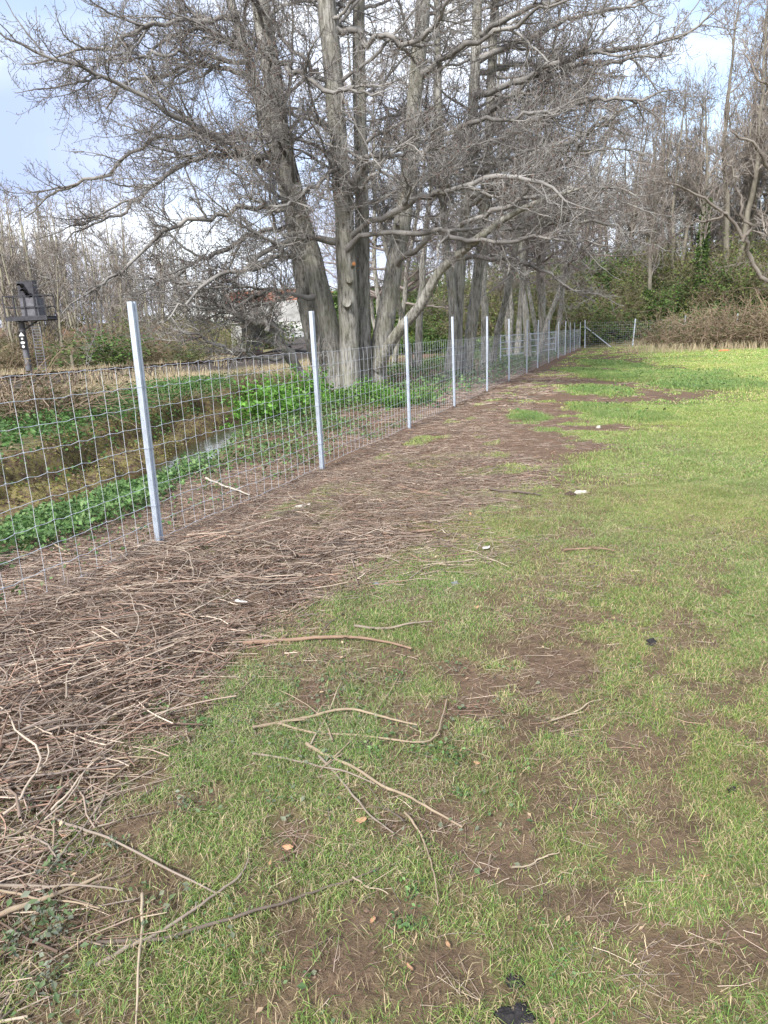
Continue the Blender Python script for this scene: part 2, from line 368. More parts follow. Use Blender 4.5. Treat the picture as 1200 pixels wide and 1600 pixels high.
# ------------------------------------------------------------------ blades of grass
def blades(x, y, z, h, wdt, lean, col, rng, K=3):
    n = len(x); a = rng.uniform(0,2*math.pi,n); p = rng.uniform(0,2*math.pi,n)
    dx = np.cos(a)*lean; dy = np.sin(a)*lean
    wx = np.cos(p)*wdt/2; wy = np.sin(p)*wdt/2
    b = np.stack([x,y,z],1); up = np.stack([dx*.35,dy*.35,np.ones(n)*.62],1)*h[:,None]
    tip = np.stack([dx,dy,np.maximum(1-.55*lean,.12)],1)*h[:,None]; W = np.stack([wx,wy,np.zeros(n)],1)
    v = np.stack([b-W,b+W,b+up-W*.8,b+up+W*.8,b+tip],1).reshape(-1,3)
    o = np.arange(n)*5
    q = np.stack([o,o+1,o+3,o+2],1); t = np.stack([o+2,o+3,o+4],1)
    sh = np.repeat(col,5,0)
    return v,q,t,sh
def scatter(rng, n, xr, yr, dens):
    x = rng.uniform(*xr,n); y = rng.uniform(*yr,n); k = rng.random(n) < dens(x,y); return x[k],y[k]
def inview(x, y, mg=1.2): return (np.abs(x) < .60*y+mg)
PAL = np.array([[.15,.25,.065],[.22,.325,.085],[.33,.395,.13],[.11,.18,.06],[.52,.43,.26],[.41,.32,.20]])
def gcol(n, rng, p, x=None, y=None):
    k = rng.choice(len(PAL), n, p=p); c = PAL[k]*rng.uniform(.75,1.25,(n,1))
    if x is not None:
        t = (fbm(x,y,1.3,3,77)-.5)*2; t2 = (fbm(x,y,.16,2,78)-.5)*2; c = c*(1+np.stack([t*.22+t2*.25,t*.08+t2*.2,t*.06+t2*.3],1))
    return c
rng = np.random.default_rng(7); vs=[];qs=[];ts=[];cs=[];o=0
for (n, xr, yr, hh, ww, mul) in [(560000,(-3.2,3.6),(.8,3.2),(.010,.050),.0021,1),(640000,(-3.2,5.2),(3.2,6.5),(.012,.046),.0030,1),(480000,(-4,10),(6.5,13),(.02,.055),.0062,1),(260000,(-1,20),(13,28),(.03,.06),.015,1),(180000,(4,33),(28,50),(.04,.08),.032,1)]:
    x,y = scatter(rng,n,xr,yr,lambda x,y: inview(x,y)*np.clip(grassd(x,y)*1.05-.03,0,1))
    k = len(x); lush = blobs(x,y,LUSH); z = height(x,y)
    h = rng.uniform(*hh,k)*(1+1.6*lush)*(.7+.6*fbm(x,y,.5,2,40)); lean = rng.uniform(.3,1.9,k)
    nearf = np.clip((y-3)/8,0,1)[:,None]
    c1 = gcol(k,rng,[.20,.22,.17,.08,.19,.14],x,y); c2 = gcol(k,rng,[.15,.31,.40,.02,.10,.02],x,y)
    c = c1*(1-nearf)+c2*nearf*(1+.30*np.clip((y-5)/18,0,1))[:,None]  # far blades are lightened to offset the shade they cast on each other
    lush = np.clip(lush*(.25+.85*fbm(x,y,.6,3,93)),0,.85); c = c*(1-lush[:,None])+lush[:,None]*np.array([.15,.245,.085])*rng.uniform(.6,1.4,(k,1))
    v,q,t,sh = blades(x,y,z-.004,h,ww*rng.uniform(.7,1.3,k),lean,c,rng)
    vs.append(v);qs.append(q+o);ts.append(t+o);cs.append(sh);o+=len(v)
x,y = scatter(rng,190000,(-3,4.4),(.8,6.5),lambda x,y: inview(x,y)*(sd(x,y)[1]>.9)*(.12+.88*ss(.42,.6,fbm(x,y,.12,3,99)))*(1-.5*grassd(x,y))); k=len(x)
c = np.array([[.36,.28,.18],[.27,.20,.135],[.44,.36,.23],[.18,.19,.075]])[rng.integers(0,4,k)]*rng.uniform(.7,1.2,(k,1))
v,q,t,sh = blades(x,y,height(x,y)+.001,rng.uniform(.012,.045,k),rng.uniform(.0012,.0024,k),rng.uniform(1.4,2.6,k),c,rng)
vs.append(v);qs.append(q+o);ts.append(t+o);cs.append(sh);o+=len(v)
tag(link('lawn_grass', mesh_data('lawn_grass',np.concatenate(vs),[np.concatenate(qs),np.concatenate(ts)],M['blade'],False,np.concatenate(cs))),'short patchy green and straw coloured grass of the field','grass',kind='stuff')
# pale dry grass by the railway and at the lawn's far edge
vs=[];qs=[];ts=[];cs=[];o=0
def straw_d(x,y):
    s,d = sd(x,y); e = ditch_e(x,y); dr = pdist(x,y,RAIL)
    return (e>4.5)*(dr>4.2)*(dr<10.5)*(y>8)*ss(.3,.5,fbm(x,y,2.2,3,50))
for (n,xr,yr,hh,ww,fn) in [(70000,(-17,0),(12,44),(.15,.42),.012,straw_d),(40000,(-34,-8),(28,60),(.3,.7),.026,lambda x,y:(pdist(x,y,RAIL)>2.2)*(sd(x,y)[1]<-8)*ss(.4,.6,fbm(x,y,3,3,51))),
                           (2600,(9,24),(27,34),(.15,.45),.012,lambda x,y:blobs(x,y,[(1185,572,2.0,1.6,.9),(1130,578,1.2,.8,.5),(1060,560,2,1,.25)])),
                           (9000,(13,30),(33,47),(.3,.7),.02,lambda x,y:blobs(x,y,[(1100,548,5,2.2,.8),(1180,545,5,2.5,.8),(1020,548,2.4,2,.5)]))]:
    x,y = scatter(rng,n,xr,yr,lambda x,y: inview(x,y,4)*fn(x,y)); k=len(x)
    c = np.array([.50,.42,.28])*rng.uniform(.65,1.2,(k,1))*np.array([1,1,1])+rng.uniform(-.02,.02,(k,3))
    v,q,t,sh = blades(x,y,height(x,y)-.02,rng.uniform(*hh,k),ww*rng.uniform(.6,1.4,k),rng.uniform(.1,.7,k),np.clip(c,0,1),rng)
    vs.append(v);qs.append(q+o);ts.append(t+o);cs.append(sh);o+=len(v)
tag(link('dry_grass', mesh_data('dry_grass',np.concatenate(vs),[np.concatenate(qs),np.concatenate(ts)],M['blade'],False,np.concatenate(cs))),'tall bleached straw coloured dry grass along the railway and lawn edge','dry grass',kind='stuff')

# ------------------------------------------------------------------ brash: twigs on the ground
def twig_lines(x, y, z, ln, az, tilt, curve, rng, K=5):
    n = len(x); t = np.linspace(-.5,.5,K); cv = rng.normal(0,curve,n); cv2 = rng.normal(0,curve*.6,n)
    a = az[:,None]+cv[:,None]*t*2+cv2[:,None]*np.sin(t*9)+np.cumsum(rng.normal(0,curve*.28,(n,K)),1)
    dx = np.cos(a)*ln[:,None]/(K-1); dy = np.sin(a)*ln[:,None]/(K-1)
    px = np.cumsum(dx,1); py = np.cumsum(dy,1); px -= px.mean(1,keepdims=True); py -= py.mean(1,keepdims=True)
    pz = z[:,None]+np.tan(tilt)[:,None]*t*ln[:,None]+rng.normal(0,.012,(n,K))*np.minimum(ln[:,None],.3)
    return np.stack([x[:,None]+px,y[:,None]+py,pz],-1)
SPAL = np.array([[.20,.15,.118],[.27,.21,.168],[.12,.085,.066],[.34,.28,.22],[.225,.148,.11],[.16,.13,.11]])
def pile(x, y):
    s,d = sd(x,y)
    p = ss(-.2,.35,d)*(1-ss(1.0,1.75,d))*(1-ss(-.2,1.0,s))*ss(-4.2,-2.2,s)
    q = .55*ss(.3,.8,d)*(1-ss(1.4,2.3,d))*(1-ss(3.2,5,s))*ss(-.5,.6,s)
    return np.maximum(p,q)*(.35+.9*fbm(x,y,.8,2,60))
rng = np.random.default_rng(11); vs=[];qs=[];cs=[];o=0
for (n,xr,yr,lr,rr,flat) in [(20000,(-3.4,1.4),(1.2,5.2),(.06,.50),(.0012,.0038),0),(19000,(-3.6,2.0),(5.2,8.5),(.05,.36),(.0010,.0027),0),(19000,(-3,4),(8.5,14),(.06,.32),(.0014,.0032),0),(12000,(0,9),(14,26),(.12,.5),(.004,.007),0),(30000,(-1.8,3.8),(1.0,5),(.02,.15),(.0005,.0013),1),(16000,(-1,4.5),(4.5,13),(.03,.2),(.0008,.0018),1)]:
    fn = (lambda x,y: litterd(x,y)*ss(.22,.62,fbm(x,y,.55,3,61)+.25*(1-ss(1,4,sd(x,y)[0])))*(1-.75*ss(.9,2.2,sd(x,y)[1])*ss(2,6,sd(x,y)[0]))) if not flat else (lambda x,y: (sd(x,y)[1]>1)*(1-.7*ss(0,3,sd(x,y)[1]-brashw(sd(x,y)[0])))*(.15+.8*ss(.36,.58,fbm(x,y,.35,3,62))))
    x,y = scatter(rng,n,xr,yr,lambda x,y: inview(x,y,1.5)*fn(x,y)); k=len(x)
    az = rng.normal(.55-.4*ss(0,3,sd(x,y)[0]),.75+.25*ss(0,3,sd(x,y)[0]),k)+(rng.random(k)<.45)*rng.uniform(0,3.1,k)+(fbm(x,y,.9,2,64)-.5)*1.8
    p = pile(x,y) if not flat else np.zeros(k)
    z = height(x,y)+.004+rng.random(k)*(.012+.13*p); ln = rng.uniform(0,1,k)**1.6*(lr[1]-lr[0])+lr[0]
    P = twig_lines(x,y,z,ln,az,rng.normal(0,.05+.12*p,k)*(0 if flat else 1),.13 if flat else .27,rng)
    gz = height(P[...,0],P[...,1]); P[...,2] = np.maximum(P[...,2],gz+.001)
    r0 = rng.uniform(0,1,k)**1.5*(rr[1]-rr[0])+rr[0]
    v,q = tubes(P,r0[:,None]*np.linspace(1.15,.7,5),4)
    c = SPAL[rng.integers(0,6,k)]*rng.uniform(.75,1.3,(k,1))
    c = c*np.where(rng.random((k,1))<.12,1.5,1)*(1.15 if flat else 1.05)
    vs.append(v);qs.append(q+o);cs.append(np.repeat(c,20,0));o+=len(v)
    j = np.nonzero(rng.random(k)<.3)[0]; i0 = rng.integers(1,4,len(j)); B = P[j,i0]; dv = nrm(P[j,i0+1]-P[j,i0]); sn = rng.choice([-1,1],len(j))*rng.uniform(.5,1.2,len(j))
    d2 = np.stack([dv[:,0]*np.cos(sn)-dv[:,1]*np.sin(sn),dv[:,0]*np.sin(sn)+dv[:,1]*np.cos(sn),dv[:,2]+rng.uniform(0,.35,len(j))],1)*(ln[j]*rng.uniform(.15,.5,len(j)))[:,None]
    v,q = tubes(np.stack([B,B+d2*.5+rng.normal(0,.004,d2.shape),B+d2],1),r0[j][:,None]*np.array([[.8,.6,.45]]),3)
    vs.append(v);qs.append(q+o);cs.append(np.repeat(c[j],9,0));o+=len(v)
tag(link('brash', mesh_data('brash',np.concatenate(vs),[np.concatenate(qs)],M['stick'],True,np.concatenate(cs))),'dense mat of cut brown twigs strewn along the foot of the fence','brash',kind='stuff')
n=60000; x,y = scatter(rng,n,(-2,4.2),(1,8),lambda x,y: inview(x,y)*(1-.8*grassd(x,y))*(1-.6*litterd(x,y))*ss(.35,.6,fbm(x,y,.3,3,66))); k=len(x)
sz_=rng.uniform(0,1,k)**3*.007+.002; oc=np.array([[1,0,0],[0,1,0],[-1,0,0],[0,-1,0],[0,0,1],[0,0,-1]],float)
v=(oc[None]*rng.uniform(.5,1.2,(k,6,1))+rng.normal(0,.15,(k,6,3)))*sz_[:,None,None]+np.stack([x,y,height(x,y)+sz_*.3],1)[:,None]
tf=np.array([[0,1,4],[1,2,4],[2,3,4],[3,0,4],[1,0,5],[2,1,5],[3,2,5],[0,3,5]]); t=(np.arange(k)[:,None,None]*6+tf[None]).reshape(-1,3)
c=np.array([.14,.095,.07])*rng.uniform(.5,1.35,(k,1))
tag(link('soil_crumbs', mesh_data('soil_crumbs',v.reshape(-1,3),[t],M['stick'],False,np.repeat(c,6,0))),'loose crumbs of brown soil on the bare patches','soil',kind='stuff')
# chips and dead leaf scraps
n=16000; x,y = scatter(rng,n,(-3.4,6),(1,14),lambda x,y: inview(x,y)*(.25+.75*litterd(x,y))*(sd(x,y)[1]>-1.4)); k=len(x)
def leaves(P, size, rng, nup=.6, asp=.55, fold=.25):
    """rhombic leaves: P (n,3) base points"""
    n=len(P); ax = nrm(rng.normal(0,1,(n,3))*np.array([1,1,.5])); nn = nrm(rng.normal(0,1,(n,3))*(1-nup)+np.array([0,0,1])*nup)
    sdv = nrm(np.cross(nn,ax)); L_=size[:,None]
    a=P; t=P+ax*L_; l=P+ax*L_*.45+sdv*L_*asp*.5+nn*L_*fold*.4; r=P+ax*L_*.45-sdv*L_*asp*.5+nn*L_*fold*.4
    v=np.stack([a,l,t,r],1).reshape(-1,3); o=np.arange(n)*4
    return v, np.concatenate([np.stack([o,o+2,o+1],1),np.stack([o,o+3,o+2],1)])
v,t = leaves(np.stack([x,y,height(x,y)+.003+rng.random(k)*.02],1), rng.uniform(.006,.024,k), rng, .85)
c = np.array([[.30,.19,.11],[.20,.13,.085],[.42,.31,.2],[.14,.09,.06]])[rng.integers(0,4,k)]*rng.uniform(.7,1.2,(k,1))
tag(link('leaf_litter', mesh_data('leaf_litter',v,[t],M['stick'],False,np.repeat(c,4,0))),'brown scraps of dead leaf and bark among the twigs','leaf litter',kind='stuff')
# ------------------------------------------------------------------ fences
posts_px = [(250,852),(504,733),(637,669),(713,636),(762,612),(797,596),(823,583),(842,575),(858,567),(871,560),(881,555),(892,551),(899,548),(907,544)]
post_s = []
for p_ in posts_px:
    g_ = G(*p_); post_s.append(sd(g_[0],g_[1])[0])
post_s = [-3.2]+post_s
FROT = math.atan2(FU[1],FU[0])
def post_data(name, top, w=.051, dp=.042):
    """rolled steel post: open section with a groove down its face and hook slots along the edges"""
    x,y = w/2, dp/2; t=.004
    ring = [(-x,y),(-x,-y),(-x*.34,-y),(-x*.2,-y+.009),(x*.2,-y+.009),(x*.34,-y),(x,-y),(x,y),(x*.55,y),(x*.55,y-t),(x-t,y-t),(x-t,-y+t),(x*.4,-y+t),(x*.25,-y+.009+t),(-x*.25,-y+.009+t),(-x*.4,-y+t),(-x+t,-y+t),(-x+t,y-t),(-x*.55,y-t),(-x*.55,y)]
    m = MB(); r = np.array(ring); n = len(r); i = np.arange(n); j = (i+1)%n
    m.add(np.concatenate([np.c_[r,np.full(n,-.25)],np.c_[r,np.full(n,top)]]), np.stack([i,j,j+n,i+n],1))
    for a,b_,c_,d_ in ((0,1,16,17),(7,8,9,10)):                    # end faces of the thin section
        m.add([(*r[k],top) for k in (a,b_,c_,d_)], [[0,1,2,3]])
    for a,b_,c_,d_ in ((1,2,15,16),(2,3,14,15),(3,4,13,14),(4,5,12,13),(5,6,11,12),(6,7,10,11),(17,18,19,0)):
        m.add([(*r[k],top) for k in (a,b_,c_,d_)], [[0,1,2,3]])
    k = .22
    while k < top-.05:
        for sx in (-1,1): m.bar((sx*(x+.002),-.004,k-.012),(sx*(x+.002),.006,k+.012),.006,.004)
        k += .15
    if top < 1.9:                                                   # wire ties across the face
        for h in (.31,.75,1.20):
            for dz_ in (-.006,.006): m.bar((-x-.003,-y-.002,h+dz_),(x+.003,-y-.002,h+dz_*.3),.0035)
            for sx in (-1,1): m.bar((sx*(x+.003),-y-.002,h),(sx*(x+.003),y+.016,h),.0035)
    return m.data(name, M['steel'])
fence = empty('wire_fence', (*FA,0)); tag(fence,'long galvanised wire fence with pale steel posts running from left foreground to far corner','fence')
pdm = post_data('fence_post', 1.8)
rng = np.random.default_rng(3)
for k,s_ in enumerate(post_s):
    o = link('fence_post', pdm, fence); x_,y_ = fxy(s_,0)
    o.location = (x_-FA[0], y_-FA[1], float(height(x_,y_))+rng.uniform(-.03,.03)*(k>1)); o.rotation_euler = (rng.normal(0,.008),rng.normal(0,.008)+(.02 if k==1 else 0),FROT-math.pi/2+math.pi/2)
def netting(a, b, heights, step, r, rng, wob=.006, zf=None, sag=.015, posts=None):
    a=np.array(a,float); b=np.array(b,float); Ln=np.linalg.norm(b-a); u=(b-a)/Ln; nl=np.array([-u[1],u[0]])
    m=MB(); nv=int(Ln/step)+1; sv=np.arange(nv)*step+rng.normal(0,.003,nv)
    def pt(s,h,ph):
        xy=a+np.outer(s,u); gz=zf(s)
        off=.012*np.sin(s*1.9+ph)*1.0+rng.normal(0,wob*.4,len(s)); hz=h+rng.normal(0,wob*.5,len(s))-sag*np.sin(s*.92+h)**2
        return np.stack([xy[:,0]+nl[0]*off,xy[:,1]+nl[1]*off,gz+hz],1)
    for h in heights:                                               # line wires, crimped between the stays
        s=np.linspace(0,Ln,int(Ln/step*2)+1); P=pt(s,h,0); P[1::2,2]-=.006
        m.raw(tubes(P[None],np.full((1,len(s)),r),4))
    V=np.stack([pt(sv+rng.normal(0,.002,nv),h,0) for h in heights],1)
    m.raw(tubes(V,np.full(V.shape[:2],r*.92),3))
    Kn=V[:,:,:].reshape(-1,3); near=np.linalg.norm(Kn[:,:2],axis=1)<12; Kn=Kn[near]  # knots
    if len(Kn):
        d=np.array([u[0],u[1],0])*.007; m.raw(tubes(np.stack([Kn-d,Kn,Kn+d],1),np.array([[r*1.2,r*2.1,r*1.2]]*len(Kn)),4))
    return m
hs=[.03,.17,.31,.45,.60,.75,.90,1.05,1.20,1.35]
a_=fxy(-3.2,-.036); b_=fxy(post_s[-1],-.036)
nm=netting((a_[0]-FA[0],a_[1]-FA[1]),(b_[0]-FA[0],b_[1]-FA[1]),hs,.15,.0019,rng,zf=lambda s: height(*[np.array(v) for v in fxy(s-3.2,0)])*.6+.01)
nm.build('wire_netting',M['wire'],fence)
# cross fence at the far end of the field
xe,ye=fxy(post_s[-1],.35); cx=np.array([xe,ye]); dirx=np.array([math.cos(rad(-6)),math.sin(rad(-6))])
cf=empty('wire_fence',(cx[0],cx[1],0)); tag(cf,'far wire fence crossing the end of the field with a diagonal brace at its corner','fence')
pd2=post_data('fence_post',1.95,.075,.06)
for t_ in (0,3.35,6.9,10.4):
    o=link('fence_post',pd2,cf); p_=cx+dirx*t_; o.location=(p_[0]-cx[0],p_[1]-cx[1],float(height(p_[0],p_[1]))); o.rotation_euler=(0,rng.normal(0,.02)+(.05 if t_==3.35 else 0),0)
sb=MB(); sb.bar((.03,-.06,1.45),(1.85,-.12,.0),.07,.07,8); sb.build('brace_strut',M['steel'],cf)
p2=cx+dirx*10.4
nm=netting((0,0.05),tuple(p2-cx+[0,.05]),[.03,.17,.31,.45,.60,.75,.90,1.05,1.2,1.35,1.55,1.75],.15,.0026,rng,zf=lambda s: height(cx[0]+dirx[0]*s,cx[1]+dirx[1]*s)); nm.build('wire_netting',M['wire'],cf)
# tubular hurdle beyond the fence
hp=at(782,548,33); hq=at(868,548,39); hz=float(height(hp[0],hp[1])); hz2=float(height(hq[0],hq[1]))
hg=empty('field_gate',(hp[0],hp[1],hz)); tag(hg,'low tubular metal field gate standing behind the fence among the far trunks','gate')
ex,ey=hq[0]-hp[0],hq[1]-hp[1]; g1=MB(); g2=MB()
for h in (.35,.65,.95,1.25): g1.bar((0,0,h),(ex,ey,h+hz2-hz),.045,.045,8)
g1.build('rail',M['steel'],hg)
for t_ in (0,.5,1.0):
    g=MB(); g.bar((ex*t_,ey*t_,-.1),(ex*t_,ey*t_,1.3+(hz2-hz)*t_),.06,.06,8); g.build('upright',M['steel'],hg)

# ------------------------------------------------------------------ trees
def spawn(P, R, rng, spacing, t0, t1, length, ang, K, wander, up, rratio, rtip, rmax=9, prefer=None, flat=1.0, taper=1.0):
    n,KP,_=P.shape; seg=np.linalg.norm(np.diff(P,axis=1),axis=2); Lp=seg.sum(1)
    cnt=rng.poisson(np.maximum((t1-t0)*Lp/spacing,0)); idx=np.repeat(np.arange(n),cnt); m=len(idx)
    if m==0: return np.zeros((0,K,3)),np.zeros((0,K))
    t=rng.uniform(t0,t1,m); u=t*(KP-1); i=np.minimum(u.astype(int),KP-2); f=(u-i)[:,None]
    b=P[idx,i]*(1-f)+P[idx,i+1]*f; tn=nrm(P[idx,i+1]-P[idx,i]); rp=R[idx,i]*(1-f[:,0])+R[idx,i+1]*f[:,0]
    rv=rng.normal(0,1,(m,3)); rv[:,2]*=flat
    if prefer is not None: rv=rv+prefer
    pp=nrm(rv-(rv*tn).sum(1,keepdims=True)*tn); a=np.radians(rng.uniform(*ang,m))[:,None]
    d=nrm(tn*np.cos(a)+pp*np.sin(a)); ln=length(t,Lp[idx])*rng.uniform(.55,1.3,m); st=(ln/(K-1))[:,None]
    out=np.empty((m,K,3)); out[:,0]=b; p=b.copy(); w_=np.zeros((m,3))
    for k in range(1,K):
        w_=w_*.4+rng.normal(0,wander,(m,3)); d=nrm(d+w_+np.array([0,0,up])); p=p+d*st; out[:,k]=p
    r0=np.minimum(np.minimum(rp*rratio,rmax),.02+ln*.035); r0=np.maximum(r0,rtip*1.15)
    tt=np.linspace(0,1,K)[None,:]**taper; return out, r0[:,None]*(1-tt)+rtip*tt
def gather(parts):
    V=[];Q=[];o=0
    for P,R,S in parts:
        if len(P)==0: continue
        v,q=tubes(P,R,S); V.append(v); Q.append(q+o); o+=len(v)
    return np.concatenate(V),np.concatenate(Q)
def stub_mesh(m, p, d, r, ln):
    P=np.array([p,p+d*ln*.5,p+d*ln]); m.raw(tubes(P[None],np.array([[r*1.35,r*1.05,r]]),10)); return p+d*ln

def trunk_mesh(stems, S=14, rough=.06, seed=0):
    """stems: list of (P(K,3),R(K,)) -> MB with lumpy bark"""
    m=MB()
    for j,(P,R) in enumerate(stems):
        v,q=tubes(P[None],R[None],S); K=len(P); c=np.repeat(P,S,0); a=np.tile(np.arange(S),K)
        h=np.repeat(np.r_[0,np.cumsum(np.linalg.norm(np.diff(P,axis=0),axis=1))],S)
        k=1+rough*2*(vn(a*.9+j*7,h*1.3,seed)-.5)+rough*1.2*(vn(a*2.1+j*3,h*4,seed+5)-.5)
        m.add(c+(v-c)*k[:,None],q)
    return m
def px_stem(ctrl, K, dscale=1.0):
    """ctrl rows (px,py,depth,radius px) -> world polyline and radii in metres"""
    c=np.array([[*at(a,b,d),r*d/F] for a,b,d,r in ctrl]); s=spline(c,K); return s[:,:3],np.maximum(s[:,3],.008)

def crown_from(limbs, rng, scale=1.0, dens=1.0, tw=1.0, l2=2.0):
    """limbs: list of (P,R) with equal K -> parts for gather, filled with branches, sprays and twigs"""
    P1=np.stack([l[0] for l in limbs]); R1=np.stack([l[1] for l in limbs]); n_,k_=R1.shape
    kn=rng.normal(0,1,(n_,k_)); R1=R1*(1+.09*kn.clip(-1.2,1.8)); R1[:,0]*=1.35; R1[:,1]*=1.12            # knots and flared joints
    P1=P1+rng.normal(0,1,P1.shape)*np.minimum(R1,.05)[...,None]*.35*(np.arange(k_)>0)[None,:,None]; parts=[(P1,R1,8)]
    P2,R2=spawn(P1,R1,rng,.36/dens,.12,1,lambda t,L:np.minimum(L*.38,l2)*(1-.45*t),(30,65),9,.12,.03,.5,.005*tw,.016,flat=.7)
    P3,R3=spawn(P2,R2,rng,.15/dens,.12,1,lambda t,L:np.minimum(L*.45,.75)*(1-.3*t),(30,65),6,.18,.05,.7,.0045*tw,.011,flat=.8)
    P3b,R3b=spawn(P1,R1,rng,.24/dens,.1,1,lambda t,L:.55+0*t,(40,80),6,.18,.06,.4,.0045*tw,.011)
    P4,R4=spawn(P3,R3,rng,.085/dens,.1,1,lambda t,L:.08+.2*rng.random(len(t)),(30,70),4,.2,.09,.8,.0036*tw,.0065)
    P5,R5=spawn(P2,R2,rng,.12/dens,.1,1,lambda t,L:.12+.25*rng.random(len(t)),(35,75),4,.2,.1,.6,.0036*tw,.007)
    P6,R6=spawn(P3b,R3b,rng,.10/dens,.1,1,lambda t,L:.10+.2*rng.random(len(t)),(35,75),4,.2,.1,.6,.0036*tw,.0065)
    return parts+[(P2,R2,5),(P3,R3,4),(P3b,R3b,4),(P4,R4,3),(P5,R5,3),(P6,R6,3)]

# the many stemmed alder behind the second post: stems and low limbs laid out one by one
T0=19.0
stem_px=[ [(512,622,T0-.1,25),(505,583,T0,21),(483,500,T0+.3,18),(463,383,T0+.6,16),(440,270,T0+.8,14),(412,180,T0+.9,12),(394,112,T0+1,10.5),(360,0,T0+1.1,9),(335,-130,T0+1.2,7),(320,-260,T0+1.2,4)],
 [(532,618,T0-.3,24),(526,575,T0-.3,21),(508,483,T0-.3,19),(484,390,T0-.2,18),(464,320,T0-.1,17.5),(438,210,T0,17),(424,112,T0,16.5),(406,0,T0,15),(390,-150,T0,11),(385,-330,T0,5)],
 [(549,622,T0-.7,26),(547,580,T0-.7,20),(545,500,T0-.7,18.5),(542,420,T0-.7,18),(538,340,T0-.7,17.5),(530,240,T0-.7,16.5),(522,130,T0-.7,16),(510,0,T0-.7,15),(500,-150,T0-.7,11),(498,-330,T0-.7,5)],
 [(562,618,T0+.1,24),(566,560,T0+.1,17),(566,440,T0+.1,14),(565,300,T0+.1,12.5),(562,150,T0+.1,11.5),(561,0,T0+.1,10),(566,-150,T0+.1,7),(575,-300,T0+.1,3.5)],
 [(585,618,T0+.2,22),(590,560,T0+.2,18),(603,490,T0+.2,17),(617,410,T0+.4,16),(627,355,T0+.5,15.5),(640,262,T0+.6,14.5),(648,150,T0+.7,13.5),(659,37,T0+.8,12.5),(668,-90,T0+.9,9),(675,-280,T0+.9,4)],
 [(590,575,T0+.0,13),(608,540,T0-.4,11),(627,513,T0-.7,10),(657,477,T0-1.1,9.5),(683,430,T0-1.5,8.5),(713,400,T0-1.8,8),(750,370,T0-2.2,7),(800,335,T0-2.6,5.5),(850,312,T0-3,4),(905,295,T0-3.2,2)]]
stems=[(p_,r_*(.66 if k_==0 else .80)) for k_,(p_,r_) in enumerate(px_stem(c,44) for c in stem_px)]
Zb=float(height(*at(550,618,T0)[:2]))
for P,R in stems[:5]:
    lift=np.linspace(1,0,44)**6; P[:,2]+=(Zb-.25-P[0,2])*lift
